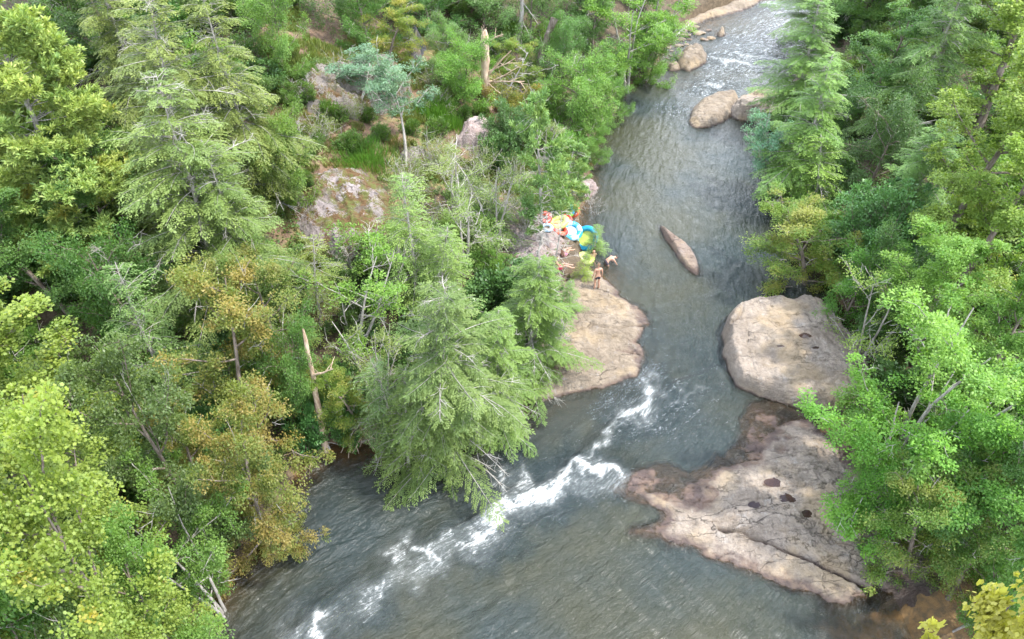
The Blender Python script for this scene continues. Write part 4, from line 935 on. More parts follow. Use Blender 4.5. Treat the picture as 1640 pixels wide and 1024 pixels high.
# ------------------------------------------------------------------ trees and shrubs: kind, px, top row, foot row, half width
Y = (1.25, 1.15, .9); G = (.9, 1.05, .9); O = (1.15, 1.0, .8); DK = (.75, .85, .8); BR = (1.25, 1.25, 1.1); OL = (1.15, 1.05, .85)
TREES = [
 # left bank, near
 ('poplar_a', 60, 400, 830, 150, 'yellow green tulip tree on the left edge, topmost of the bright group'),
 ('poplar_b', 150, 560, 1060, 125, 'yellow green tulip tree with its crown reaching out beside the turning tree'),
 ('poplar_a', 40, 640, 1150, 150, 'yellow green tulip tree at the left edge, below the topmost one'),
 ('poplar_b', 160, 720, 1230, 115, 'lowest yellow green tulip tree, over the river bend at lower left'),
 ('poplar_a', -60, 330, 780, 100, 'bright tulip tree cut by the left edge beneath the white pine'),
 ('broad_a', 245, 905, 1180, 85, 'mid green tree overhanging the river at the bottom left corner', BR),
 ('broad_b', 300, 775, 990, 85, 'light green tree with silvery bare twigs leaning over the pool at lower left', BR),
 ('broad_a', 60, 930, 1300, 110, 'green tree in the bottom left corner under the tulip trees', G),
 ('dark_a', 190, 930, 1230, 90, 'dark green tree at the bottom edge between two lighter trees', BR),
 ('dark_a', 270, 590, 900, 105, 'grey green dense tree behind the tulip trees', (1.3, 1.2, 1.1)),
 ('autumn_a', 385, 620, 890, 85, 'orange and green turning tree hanging over the river, largest of the turning trees'),
 ('autumn_a', 350, 480, 740, 110, 'yellow orange turning tree in the middle of the left bank', (1.05, 1.05, 1)),
 ('autumn_a', 300, 690, 870, 80, 'rusty tinged green tree between the tulip trees and the orange tree', (.9, 1.0, .9)),
 ('autumn_a', 400, 750, 880, 55, 'low turning tree whose leaves touch the water below the orange tree', (1, 1, .9)),
 ('hem_c', 230, 440, 690, 80, 'small green hemlock in the gap beside the tulip tree', G),
 ('autumn_a', 430, 430, 640, 85, 'olive green bushy tree above the yellow orange one', (.8, 1.0, .9)),
 # left bank, upper left
 ('pine_a', 55, -60, 420, 135, 'tall white pine with soft plumes in the top left corner', (1.6, 1.5, 1.2)),
 ('pine_a', -40, -80, 260, 110, 'white pine cut by the left edge of the photo', (.9, 1, 1.05)),
 ('dark_a', 150, 210, 420, 85, 'dark green tree in the shadow right of the white pine', (1.3, 1.5, 1.2)),
 ('broad_a', 60, 290, 520, 90, 'medium green tree under the white pine', (.75, .85, .8)),
 ('broad_a', 200, 380, 570, 75, 'leafy green tree beside the dark gap under the large hemlocks', (.75, .9, .8)),
 ('hem_a', 260, -20, 370, 125, 'great grey twigged hemlock, tallest at upper left', OL),
 ('hem_b', 380, -40, 330, 85, 'hemlock beside the bare red slope at upper left', OL),
 ('hem_a', 300, 130, 500, 140, 'hemlock full of whitish bare branches in front of the tallest one', (1.1, 1.1, .95)),
 ('hem_b', 380, 210, 500, 75, 'green hemlock just left of the mossy rock slab', (1.05, 1.1, .9)),
 ('dark_a', 170, -60, 160, 80, 'dark tree behind the white pine at the top edge', G),
 ('hem_b', 190, -90, 200, 75, 'hemlock at the top edge right of the white pine', OL),
 ('broad_a', 435, -40, 120, 50, 'green tree at the top edge left of the bare red slope', BR),
 ('broad_b', 440, 180, 330, 55, 'bright green small tree at the foot of the red slope', Y),
 # clearing
 ('dark_a', 540, -80, 50, 55, 'dark tree at the top edge above the red slope', (1.6, 1.7, 1.5)),
 ('broad_a', 585, -50, 85, 50, 'green tree above the outcrop beside the yellowish bush', G),
 ('autumn_a', 612, 0, 112, 52, 'yellow green bushy tree left of the dark curved rock', (1.15, 1.3, .9)),
 ('broad_b', 690, -40, 62, 60, 'grey green tree above the dark curved rock', (.9, 1.1, 1.2)),
 ('dark_a', 720, 40, 120, 45, 'dark leafy bush right of the dark curved rock', (1.8, 1.9, 1.6)),
 ('blue_a', 560, 105, 180, 65, 'bluish green bush on top of the layered outcrop', (1, 1.05, 1.1)),
 ('blue_a', 640, 115, 268, 62, 'bluish leaning tree with a forked pale trunk in the grassy clearing', (1, 1, 1)),
 ('broad_a', 740, 62, 165, 50, 'vine covered tree left of the broken snag', (1.2, 1.35, .9)),
 ('autumn_a', 835, 70, 165, 42, 'olive yellow bush behind the bleached fallen crown', (1.0, 1.25, .8)),
 ('dark_a', 770, -60, 60, 60, 'dark tree at the top edge behind the broken snag', (1.5, 1.7, 1.5)),
 ('dark_a', 850, -70, 75, 55, 'dark tree behind the two straight trunks', (1.6, 1.8, 1.5)),
 ('bushaut', 825, 130, 185, 42, 'orange tinged shrub below the bleached fallen crown', (1.1, 1, .9)),
 ('laurel_big', 815, 165, 240, 42, 'deep green shrub right of the pinkish boulder', BR),
 ('laurel', 800, 215, 275, 30, 'glossy green shrub directly beside the pinkish boulder', BR),
 ('airy_a', 720, 235, 350, 62, 'sparse grey green shrub with white twigs in the middle of the slope'),
 ('airy_a', 790, 260, 390, 60, 'sparse twiggy shrub behind the bleached dead pine', (.95, 1, 1)),
 ('airy_a', 740, 300, 430, 60, 'sparse shrub right of the young hemlock', (.9, 1, .9)),
 ('hem_c', 655, 290, 490, 72, 'young hemlock with two pale trunks right of the mossy slab', (1.15, 1.25, .95)),
 ('hem_c', 700, 350, 500, 62, 'young hemlock leaning against the pale trunked one', (1.1, 1.2, .9)),
 ('hem_d', 495, 370, 520, 60, 'yellowish young conifer below the mossy slab', (1.1, 1.1, .8)),
 ('thin_a', 550, 420, 590, 75, 'bright green sapling with thin forked white limbs above the snag', (1.5, 1.5, 1.1)),
 ('autumn_a', 565, 570, 690, 50, 'yellow olive bush right of the tall snag', (.9, 1.15, .8)),
 ('airy_a', 600, 520, 680, 60, 'pale sparse shrub between the snag and the great central hemlock', (1, 1, .95)),
 ('broad_a', 470, 520, 690, 55, 'green bushy tree just left of the tall snag', (.9, 1, .9)),
 ('laurel', 490, 640, 722, 34, 'glossy green shrub at the foot of the tall snag', (1.2, 1.5, 1.3)),
 ('laurel', 545, 650, 705, 26, 'bright green shrub right of the foot of the tall snag', (1.3, 1.5, 1.1)),
 ('hem_a', 706, 432, 745, 122, 'great central hemlock with a white trunk overhanging the pool', (.82, .88, .72), .0),
 ('hem_b', 790, 500, 690, 70, 'hemlock squeezed between the great central one and the tan slab', (1, 1.15, .85)),
 ('hem_c', 640, 600, 770, 60, 'low hemlock leaning over the pool at the foot of the central one', (1.1, 1.15, .9)),
 ('hem_b', 845, 410, 600, 82, 'green hemlock on the bank beside the tan slab', (.8, .95, .62)),
 ('hem_c', 630, 560, 730, 55, 'grey green hemlock at the waterline left of the central one', (.95, 1.05, 1.1)),
 ('hem_c', 915, 440, 505, 24, 'small hemlock at the edge of the tan slab below the people', (.9, 1.15, .85)),
 ('hem_c', 952, 362, 415, 22, 'small hemlock at the water beside the blue ring', (1.1, 1.3, .9)),
 ('hem_c', 932, 405, 450, 18, 'bright little hemlock between the seated and the standing person', (1.5, 1.5, .8)),
 ('pine_b', 872, 150, 400, 62, 'slender pine with a pale trunk on the left bank', (1.0, 1.15, 1.1)),
 ('pine_b', 905, 225, 345, 48, 'small pine leaning to the river above the swim tubes', (1.0, 1.15, 1)),
 ('hem_c', 790, 310, 380, 45, 'low green hemlock left of the bleached dead pine', (1.1, 1.3, 1)),
 # upstream left bank
 ('broad_b', 1015, -20, 150, 78, 'bright green tree with silvery limbs overhanging the upstream river', (1.35, 1.4, 1.0)),
 ('broad_b', 1060, -60, 90, 50, 'green tree at the top edge over the gravel bar', (1.2, 1.35, 1.0)),
 ('broad_b', 915, 90, 215, 62, 'light green tree on the bank below the leaning trunk', (1.3, 1.35, 1.1)),
 ('broad_a', 950, 110, 215, 42, 'green bush tree touching the water above the pool', (1.2, 1.25, 1)),
 ('dark_a', 900, 30, 130, 45, 'dark green tree around the foot of the leaning trunk', (1.6, 1.9, 1.6)),
 ('dark_a', 950, -30, 120, 50, 'dark tree behind the curved trunk', (1.5, 1.7, 1.4)),
 ('broad_a', 930, -60, 50, 70, 'grey green crown at the top edge over the curved trunk', (1, 1.15, 1.2)),
 ('broad_a', 1020, -120, 0, 70, 'green tree cut by the top edge over the river', G),
 ('airy_a', 870, 190, 260, 40, 'pale shrub on the bank behind the slender pine', (1, 1, 1)),
 ('broad_a', 1045, 40, 135, 42, 'green overhanging branches above the round far boulder', (1.25, 1.35, 1)),
 ('broad_a', 985, 120, 200, 32, 'low green tree dipping into the river above the cove rock', (1.1, 1.25, 1)),
 ('broad_a', 945, 200, 262, 32, 'bushy green tree at the water edge behind the small pine', (1.15, 1.25, 1)),
 ('broad_a', 1560, -150, 90, 80, 'green tree at the top edge left of the corner tulip tree', (1, 1.05, 1)),
 # right bank
 ('hem_b', 1300, -10, 215, 72, 'feathery hemlock at the top of the right bank', (.9, 1.15, .85)),
 ('hem_b', 1305, 90, 340, 75, 'feathery hemlock overhanging the river beside the whitish boulder', (.95, 1.2, .85)),
 ('hem_c', 1325, 215, 355, 62, 'lowest hemlock on the right bank by the reflecting pool', (1.2, 1.4, .9)),
 ('broad_a', 1400, 0, 210, 75, 'grey green round crowned tree on the right bank', (.85, .95, 1.1)),
 ('dark_a', 1420, 160, 310, 75, 'dark thicket tree under the round crowned one', (1.1, 1.2, 1.2)),
 ('broad_a', 1400, -140, 50, 90, 'green crown at the top edge of the right bank', (1, 1.1, 1)),
 ('hem_b', 1330, -110, 60, 70, 'hemlock cut by the top edge beside the rapids', (.9, 1.1, .9)),
 ('broad_a', 1490, -150, 60, 80, 'tree at the top edge right of the hemlocks', (.95, 1, 1)),
 ('hem_b', 1490, -60, 250, 75, 'greyish hemlock between the round crowned tree and the bright tulip tree', (.9, 1.1, .95)),
 ('hem_b', 1480, 180, 380, 75, 'soft green hemlock below the round crowned tree', (.95, 1.2, 1)),
 ('poplar_b', 1590, -10, 430, 95, 'bright tulip tree on the right edge of the photo', (.95, 1, 1.1)),
 ('poplar_a', 1600, 130, 520, 95, 'bright tulip tree on the right edge, the lower one', (.9, 1, 1)),
 ('poplar_b', 1640, -140, 250, 110, 'bright tulip tree in the top right corner', (.95, 1, 1.1)),
 ('blue_a', 1232, 215, 345, 50, 'bluish thin leaved small tree reaching over the reflecting pool', (1.1, 1.25, 1.3)),
 ('autumn_a', 1318, 325, 470, 85, 'orange and green turning tree over the pool on the right bank', (.92, 1.2, .9)),
 ('laurel_big', 1420, 300, 430, 78, 'dense deep green laurel thicket on the right bank', (1.3, 1.5, 1.3)),
 ('broad_a', 1375, 400, 520, 58, 'green tree just behind the huge boulder', (1.0, 1.25, .9)),
 ('broad_a', 1530, 370, 600, 85, 'yellowish green tree on the right slope', (1.25, 1.3, 1)),
 ('broad_a', 1610, 420, 680, 80, 'light green tree at the right edge halfway down', (1.1, 1.2, .9)),
 ('dark_a', 1440, 400, 540, 65, 'dark green tree in the shade behind the huge boulder', (1.1, 1.3, 1.1)),
 ('broad_b', 1510, 490, 760, 125, 'large light green tree with bare tips beside the huge boulder', (1.35, 1.4, 1.1)),
 ('airy_a', 1410, 440, 590, 70, 'slender pale limbed tree leaning over the huge boulder', (1.2, 1.35, 1)),
 ('broad_b', 1425, 620, 820, 112, 'bright green tree spreading over the pale slab', (1.15, 1.4, .85)),
 ('broad_a', 1560, 590, 840, 100, 'green tree on the slope right of the spreading one', (1, 1.25, .95)),
 ('dark_a', 1610, 690, 900, 80, 'dark green tree at the right edge above the brown shallows', (1.2, 1.5, 1.2)),
 ('autumn_a', 1505, 770, 925, 85, 'olive tree tinged yellow above the end of the pale slab', (.75, 1.1, .85)),
 ('autumn_a', 1590, 800, 960, 90, 'olive green drooping tree over the brown shallows', (.65, 1.05, .9)),
 ('thin_a', 1580, 900, 1010, 45, 'thin leafy branches hanging over the brown shallows', (1, 1.2, 1)),
 ('broad_a', 1420, 740, 850, 55, 'bright leafy bush at the edge of the pale slab', (1.0, 1.35, .85)),
 ('broad_a', 1660, 840, 1080, 80, 'green tree behind the yellow one in the bottom right corner', G),
]
for t in TREES:
    kind, px, yt, yb, hw, lab = t[:6]
    k_ = 1.22 if px > 1200 and kind[:6] != 'autumn' else 1.12
    T(kind, px, yt, yb, hw, lab, tuple(v*k_ for v in (t[6] if len(t) > 6 else (1, 1, 1))), drop=0.15)

# the yellow tree top close to the camera at the bottom right
def near_tree(kind, px, ytop, z_top, H, sxy, label, col=(1, 1, 1)):
    r = ray(px, ytop); t = (z_top-CAM_H)/r[2]
    x, y = r[0]*t, r[1]*t
    g = ground(x, y); P = proto(kind)
    put(kind, (x, y, g-0.1), (z_top-g)/P['H'], sxy, label, col)
near_tree('yellow', 1880, 960, 15.5, 12, 0.6, 'bright yellow leaved tree top close by in the bottom right corner')
near_tree('yellow', 1460, 1050, 13.5, 12, 0.3, 'yellow green tree top just peeping over the bottom edge', (.75, .9, .8))

# second-rank trees filling the slopes behind, and low plants in the gaps
rf = np.random.default_rng(7)
UG = 'undergrowth plants filling the forest floor'
FILL = 'trees in the unbroken forest of the slopes'
def place_random(n, box, kinds, group, label, smin, smax, dmin, avoid_clear=True, tries=4000):
    c = 0
    for _ in range(tries):
        if c >= n: break
        px = rf.uniform(box[0], box[2]); py = rf.uniform(box[1], box[3])
        x, y, z = hit(px, py)
        A = np.array([x]); B = np.array([y])
        if sdf(river, A, B)[0] > -0.5 or (avoid_clear and sdf(clearing, A, B)[0] > -0.5): continue
        if y > 130 or any(abs(x-r.c[0]) < 4.5 and sdf(r.P, A, B)[0] > -0.6 for r in ROCKS if abs(y-r.c[1]) < 8): continue
        if any((x-a)**2+(y-b)**2 < (dmin)**2 for a, b, _ in PLACED): continue
        k = kinds[rf.integers(len(kinds))]; s = rf.uniform(smin, smax)
        v = rf.uniform(.85, 1.2)
        lb = label.replace('leafy', {'bush': 'light green', 'bushdark': 'dark green', 'laurel': 'glossy'}.get(k, 'leafy'))
        lb = lb.replace('filling a gap', 'filling a gap upstream' if y > 32 else 'filling a gap near the chute' if y > 18 else 'filling a gap by the lower pool') if group == UG else lb.replace('trees closing', {'b': 'broadleaf trees closing', 'd': 'dark trees closing', 'h': 'hemlocks closing'}[k[0]])
        put(k, (x, y, z-.1), s*rf.uniform(.9, 1.1), s, lb, (v*rf.uniform(1.15, 1.35), v*1.3, v*1.05), group)
        c += 1
    return c
place_random(26, (-300, -260, 1000, 60), ['broad_a', 'hem_b', 'dark_a', 'broad_b'], FILL, 'one of the many trees closing the forest of the upper left slope', .8, 1.1, 2.6)
place_random(14, (1330, -260, 2000, -20), ['broad_a', 'hem_b', 'dark_a', 'broad_b'], FILL, 'one of the many trees closing the forest of the right slope', .8, 1.1, 2.6)
place_random(10, (1700, 0, 2100, 900), ['broad_a', 'dark_a', 'broad_b'], FILL, 'one of the many trees closing the forest of the right slope', .7, 1.0, 2.4)
place_random(8, (-400, 100, -90, 700), ['broad_a', 'dark_a', 'hem_b'], FILL, 'one of the many trees closing the forest of the left slope', .7, .95, 2.2)
UG = 'undergrowth plants filling the forest floor'
place_random(120, (-100, 0, 900, 900), ['bush', 'bushdark', 'laurel', 'bush'], UG, 'leafy bush filling a gap under left bank trees', .8, 1.6, 1.25)
place_random(95, (1230, -40, 1700, 950), ['bush', 'bushdark', 'laurel', 'bush'], UG, 'leafy bush filling a gap under right bank trees', .8, 1.6, 1.25)
def bank_plants(LR, n, side):
    pts = W(LR); c = 0
    segs = [(pts[i], pts[i+1]) for i in range(len(pts)-1)]
    for (a, b) in segs:
        L_ = math.hypot(b[0]-a[0], b[1]-a[1])
        for k in range(int(L_/1.3)):
            u = (k+.5)/max(1, int(L_/1.3)); x = a[0]+(b[0]-a[0])*u; y = a[1]+(b[1]-a[1])*u
            nx, ny = -(b[1]-a[1])/L_, (b[0]-a[0])/L_
            for sg in (1, -1):
                X_, Y_ = x+nx*sg*1.0, y+ny*sg*1.0
                A = np.array([X_]); B = np.array([Y_])
                if sdf(river, A, B)[0] < 0: break
            else: continue
            if not 8 < Y_ < 80 or any(sdf(r.P, A, B)[0] > -0.8 for r in ROCKS if abs(Y_-r.c[1]) < 8): continue
            if side < 0 and ((0 < X_ < 8 and 28 < Y_ < 36)): continue
            s = rf.uniform(.45, .8)
            put(['bush', 'laurel', 'bushair', 'bushdark'][rf.integers(4)], (X_, Y_, ground(X_, Y_)-.1), s, s, 'low leafy bush on the %s bank at the water edge' % ('left' if side < 0 else 'right'), (1.1, 1.2, 1), 'low bushes along the water edge')
bank_plants(LEFT, 0, -1); bank_plants(RIGHT, 0, 1)
CLR = [('bushair', 690, 275, 40), ('bushair', 760, 285, 36), ('bush', 500, 135, 26), ('bushair', 540, 128, 30), ('bushair', 600, 165, 26), ('bush', 625, 150, 20), ('bush', 470, 170, 30), ('bush', 500, 240, 22), ('bush', 455, 270, 34), ('bushair', 505, 225, 34), ('bushair', 560, 190, 22), ('clump', 700, 215, 18), ('clump', 585, 195, 16), ('clump', 530, 190, 20), ('bushaut', 790, 170, 32), ('bushaut', 850, 205, 34), ('bush', 850, 240, 30),
       ('clump', 610, 225, 16), ('clump', 560, 240, 20), ('bushair', 700, 180, 28), ('clump', 655, 215, 16), ('bushair', 830, 300, 36), ('bushair', 780, 350, 44), ('bushair', 835, 370, 40), ('scrub', 800, 360, 44), ('scrub', 840, 395, 44), ('scrub', 760, 395, 40), ('scrub', 480, 235, 32), ('bushair', 690, 400, 34), ('scrub', 560, 440, 40), ('bushair', 620, 450, 34), ('scrub', 880, 300, 40), ('bush', 480, 300, 20), ('bushair', 650, 310, 36), ('scrub', 945, 345, 26), ('bushaut', 462, 215, 24),
       ('scrub', 495, 165, 30), ('clump', 740, 190, 16), ('clump', 770, 190, 16), ('bush', 720, 150, 26), ('bushair', 690, 140, 22), ('bushdark', 800, 100, 26), ('bush', 860, 120, 24), ('bush', 880, 175, 30)]
for i, (k, px, py, hw) in enumerate(CLR):
    T(k, px, py-hw*rf.uniform(1.2, 1.7), py, hw, {'bushair': 'wispy grey green shrub among the rocks of the open slope', 'bush': 'round green bush on the open grassy slope', 'clump': 'small leafy clump in the grass of the open slope', 'bushaut': 'rusty orange tinged shrub on the open slope', 'scrub': 'bare grey twiggy shrub on the open slope', 'bushdark': 'dark green bush on the open slope'}[k], group='shrubs scattered over the open slope')

# ------------------------------------------------------------------ dead wood
T('ghost', 862, 330, 470, 58, 'bleached dead pine with drooping bare limbs beside the people', rot=.4)
T('ghost', 884, 345, 452, 46, 'second bleached skeleton of a pine, just right of the larger one', rot=2.2)
T('ghost2', 895, 440, 560, 42, 'grey dead branches trailing on the tan slab below the people', rot=1.4, tilt=(0, -.5))
T('ghost2', 185, 400, 560, 55, 'grey dead tree hanging between the tulip trees and the hemlock', rot=2)
T('ghost2', 800, 75, 160, 40, 'bleached bare crown leaning beside the broken snag', rot=.3, tilt=(0, .5))

def stick_tree(name, label, px_base, px_top, r0, r1, H=None, mat='snag', limbs=(), bark=None, leafy=None, cat='dead trunk', jag=True):
    """a bare trunk from a foot pixel to a top pixel; limbs: (fraction, end pixel)"""
    x, y, z = hit(*px_base)
    r = ray(*px_top)
    # top lies in the vertical plane y = const of the foot
    t = y/r[1]; tp = np.array([r[0]*t, y, CAM_H + r[2]*t])
    p0 = np.array([x, y, z-.2]); rg = np.random.default_rng(int(px_base[0]))
    e = empty(name, (x, y, z), label, cat)
    n = 14; u = np.linspace(0, 1, n)[:, None]
    pts = p0+(tp-p0)*u + np.cumsum(rg.normal(0, .02, (n, 3)), 0)*np.array([1, 1, 0])
    Tb = Tubes(9); rr = r0+(r1-r0)*u[:, 0]**.8; rr = rr*(1+.12*rg.normal(0, 1, n)); rr[0] *= 1.5; rr[1] *= 1.15
    if jag: rr[-1] = r1*.35
    Tb.add(pts-np.array([x, y, z]), rr, 9)
    obj('trunk', Tb.mesh('trunk', M[mat]), e)
    for fr, ep, lr in limbs:
        k = fr*(n-1); a = int(min(k, n-2)); b0 = pts[a]*(1-(k-a))+pts[a+1]*(k-a)
        r = ray(*ep); t = (y-.6)/r[1]; q = np.array([r[0]*t, y-.6, CAM_H+r[2]*t])
        B = Tubes(5); m = 8; uu = np.linspace(0, 1, m)[:, None]
        lp = b0+(q-b0)*uu + np.cumsum(rg.normal(0, .022, (m, 3)), 0)*np.array([1, 1, 1.3])*min(1, np.linalg.norm(q-b0)/2)
        B.add(lp-np.array([x, y, z]), np.linspace(lr, lr*.35, m))
        for _ in range(3):
            k2 = rg.integers(2, m-1); B.add(curve(lp[k2]-np.array([x, y, z]), unit(q-b0)+rg.normal(0, .6, 3), np.linalg.norm(q-b0)*.35, 4, rg, .2), np.linspace(lr*.4, lr*.15, 5), 3)
        obj('limb', B.mesh('limb', M[mat]), e)
    return e
stick_tree('snag', 'tall bare weathered snag standing at the water edge on the left bank', (522, 722), (486, 527), .17, .10, limbs=[(.68, (537, 590), .06)])
stick_tree('broken_snag', 'broken topped snag with splintered tip above the grassy clearing', (778, 168), (779, 48), .36, .22, limbs=[(.82, (805, 52), .08), (.85, (770, 42), .05), (.4, (820, 80), .09), (.35, (842, 128), .08), (.3, (830, 110), .06), (.35, (800, 150), .06), (.45, (826, 95), .06)])
stick_tree('tree_trunk', 'leaning bare lower trunk at the top left of the river', (858, 118), (886, 30), .36, .28, mat='bark', jag=False, cat='tree trunk')
stick_tree('tree_trunk', 'straight thin trunk left of the leaning one', (831, 80), (836, -10), .22, .16, mat='pale_bark', jag=False, cat='tree trunk', limbs=[(.9, (862, 35), .05), (.6, (848, 60), .05)])
stick_tree('tree_trunk', 'crooked pale trunk under the bright overhanging tree', (936, 68), (942, -10), .26, .2, mat='pale_bark', jag=False, cat='tree trunk', limbs=[(.6, (975, 20), .12), (.8, (915, 5), .08)])
stick_tree('tree_trunk', 'forked pale limbs of the sapling above the tall snag', (553, 545), (575, 500), .09, .06, mat='twig', jag=False, cat='tree trunk', limbs=[(.9, (618, 508), .05), (.6, (590, 552), .05), (.3, (545, 470), .05)])
stick_tree('tree_trunk', 'pale double trunk in front of the young hemlock', (637, 470), (636, 380), .09, .06, mat='pale_bark', jag=False, cat='tree trunk', limbs=[(.1, (651, 395), .07)])

def log(name, label, a, b, r, mat='snag', lift=.08, branches=0):
    A = np.array(hit(*a)); B_ = np.array(hit(*b)); A[2] = max(A[2], float(water_level(A[1]))); B_[2] = max(B_[2], float(water_level(B_[1])))
    A[2] += lift; B_[2] += lift; m = 9; u = np.linspace(0, 1, m)[:, None]; rg = np.random.default_rng(int(a[0]+a[1]))
    P = A+(B_-A)*u+rg.normal(0, .035, (m, 3)); c = P.mean(0); t = Tubes(7)
    t.add(P-c, np.linspace(r, r*.6, m)*(1+.1*rg.normal(0, 1, m)))
    for _ in range(branches): t.add(curve(P[rg.integers(2, m)]-c, unit(B_-A)+rg.normal(0, .7, 3), .8, 4, rg, .2), np.linspace(r*.4, r*.15, 5), 4)
    o = obj(name, t.mesh(name, M[mat])); o.location = c
    return tag(o, label, 'log')
log('driftwood_log', 'pale driftwood pole lying on the gravel bar far upstream', (1081, 66), (1105, 49), .1, 'twig', .35)
log('fallen_log', 'broken pale branch leaning from the foot of the tall snag to the water', (505, 692), (533, 732), .06, 'twig', .25, 1)
log('fallen_log', 'reddish log lying on the bare slope at the top left of the clearing', (500, 70), (545, 98), .1, 'snag', .15, 2)
log('fallen_log', 'short pale log beside the dark curved rock', (657, 48), (677, 40), .1, 'snag', .5)
log('fallen_log', 'weathered branch in the grass right of the outcrop', (688, 128), (706, 120), .09, 'snag', .3)
log('driftwood_log', 'dark curved branch lying on the tan slab beside the standing man', (912, 458), (950, 466), .045, 'bark', .12)
log('driftwood_log', 'white bare branch leaning off the right bank above the huge boulder', (1283, 465), (1262, 474), .05, 'twig', .5, 3)

# exposed roots at the left bank
def roots(label, pts, dx):
    a = np.array(hit(*pts[0])); rg = np.random.default_rng(3); t = Tubes(5)
    e = None; V0 = a
    for i in range(26):
        u = rg.random(); s = np.array(hit(pts[0][0]+(pts[1][0]-pts[0][0])*u, pts[0][1]+(pts[1][1]-pts[0][1])*u)); s[2] += rg.uniform(.1, .35)
        t.add(curve(s-V0, (dx+rg.normal(0, .3), -.8, -.25), rg.uniform(.8, 1.7), 7, rg, .16, -.04), np.linspace(rg.uniform(.03, .06), .012, 8))
    o = obj('exposed_roots', t.mesh('exposed_roots', M['snag'])); o.location = V0
    tag(o, label, 'roots')
roots('tangle of brown exposed roots between the tall snag and the central hemlock', [(548, 690), (610, 688)], .5)
roots('brown exposed roots under the foot of the tall snag', [(492, 712), (528, 716)], -.6)

# ------------------------------------------------------------------ ground cover
def scatter_ground(n, box, dens):
    out = []
    while len(out) < n:
        px = rf.uniform(box[0], box[2], 400); py = rf.uniform(box[1], box[3], 400)
        for a, b in zip(px, py):
            out.append(hit(a, b))
            if len(out) >= n: break
    return np.array(out)
# grass: tussocks of blades in the clearing
xs = rf.uniform(min(p[0] for p in clearing)-2, max(p[0] for p in clearing)+2, 60000); ysg = rf.uniform(min(p[1] for p in clearing)-1, max(p[1] for p in clearing)+2, 60000)
keep = sdf(clearing, xs, ysg) + 1.2*fbm(xs*.4, ysg*.4, 31, 3) > -0.6
keep &= fbm(xs*.45, ysg*.45, 33, 3) > -.10
for r in ROCKS:
    if r.base == 'land': keep &= sdf(r.P, xs, ysg) < -.12
xs = xs[keep][:3600]; ysg = ysg[keep][:3600]
zg = np.array([ground(a, b) for a, b in zip(xs, ysg)])
nb = 15; n = len(xs)*nb
C = np.repeat(np.stack([xs, ysg, zg], 1), nb, 0)+np.concatenate([rf.normal(0, .10, (n, 2)), np.zeros((n, 1))], 1)
A = np.concatenate([rf.normal(0, .35, (n, 2)), np.ones((n, 1))], 1)
hgt = (.22+.35*np.clip(fbm(xs*.5, ysg*.5, 35, 2)+.4, 0, 1))
me = leaves('grass', C-np.array([0, 0, .02]), A, rf.normal(0, 1, (n, 3)), np.repeat(hgt, nb)*rf.uniform(.6, 1.3, n), np.clip(np.repeat(rf.random(len(xs)), nb)*.6+rf.random(n)*.4, 0, 1), NEEDLE*np.array([1, .7, 1]), M['grass'])
tag(obj('grass', me), kind='stuff')
# tall green grass patch
for (px, py, rad, nn, hh) in [(697, 185, .9, 420, 1.0), (722, 200, .7, 220, .8), (585, 255, 1.6, 420, .6), (470, 130, 1.4, 200, .5)]:
    c = hit(px, py); n = nn*5
    rr = rf.normal(0, rad*.5, (n, 2)); C = np.zeros((n, 3)); C[:, 0] = c[0]+rr[:, 0]; C[:, 1] = c[1]+rr[:, 1]; C[:, 2] = [ground(a, b) for a, b in C[:, :2]]
    A = np.concatenate([rr*.25+rf.normal(0, .15, (n, 2)), np.ones((n, 1))], 1)
    me = leaves('tall_grass', C, A, rf.normal(0, 1, (n, 3)), hh*rf.uniform(.5, 1.1, n), rf.random(n)*.6, NEEDLE*np.array([1, .35, 1]), M['grass'])
    tag(obj('tall_grass', me), kind='stuff').color = (.8, 1.25, .7, 1)
# low leafy cover and litter under the trees
nn = 26000
xs = np.concatenate([rf.uniform(-45, 3, nn), rf.uniform(8, 48, nn)]); ysg = np.concatenate([rf.uniform(6, 62, nn), rf.uniform(8, 62, nn)])
keep = (sdf(river, xs, ysg) < -.25) & (fbm(xs*.5, ysg*.5, 41, 3) > -.12)
keep &= sdf(clearing, xs, ysg) < .5
for r in ROCKS: keep &= sdf(r.P, xs, ysg) < .1
xs = xs[keep]; ysg = ysg[keep]; zg = np.array([ground(a, b) for a, b in zip(xs, ysg)])
nb = 4; n = len(xs)*nb
C = np.repeat(np.stack([xs, ysg, zg], 1), nb, 0)+np.stack([rf.normal(0, .25, n), rf.normal(0, .25, n), rf.uniform(.05, .5, n)], 1)
me = leaves('ground_cover', C, rf.normal(0, 1, (n, 3))*np.array([1, 1, .3]), np.array([0, 0, 1.])+rf.normal(0, .3, (n, 3)), rf.uniform(.1, .22, n), np.repeat(rf.random(len(xs)), nb), KITE, M['broad'])
tag(obj('ground_cover', me), kind='stuff')
xs = rf.uniform(-30, 8, 60000); ysg = rf.uniform(25, 70, 60000)
keep = (sdf(river, xs, ysg) < -.2) & (sdf(clearing, xs, ysg) > -3)
xs = xs[keep][:22000]; ysg = ysg[keep][:22000]; n = len(xs); zg = np.array([ground(a, b) for a, b in zip(xs, ysg)])
me = leaves('leaf_litter', np.stack([xs, ysg, zg+.03], 1), rf.normal(0, 1, (n, 3))*np.array([1, 1, .15]), np.array([0, 0, 1.])+rf.normal(0, .25, (n, 3)), rf.uniform(.06, .13, n), rf.random(n), KITE, M['litter'])
tag(obj('leaf_litter', me), kind='stuff')
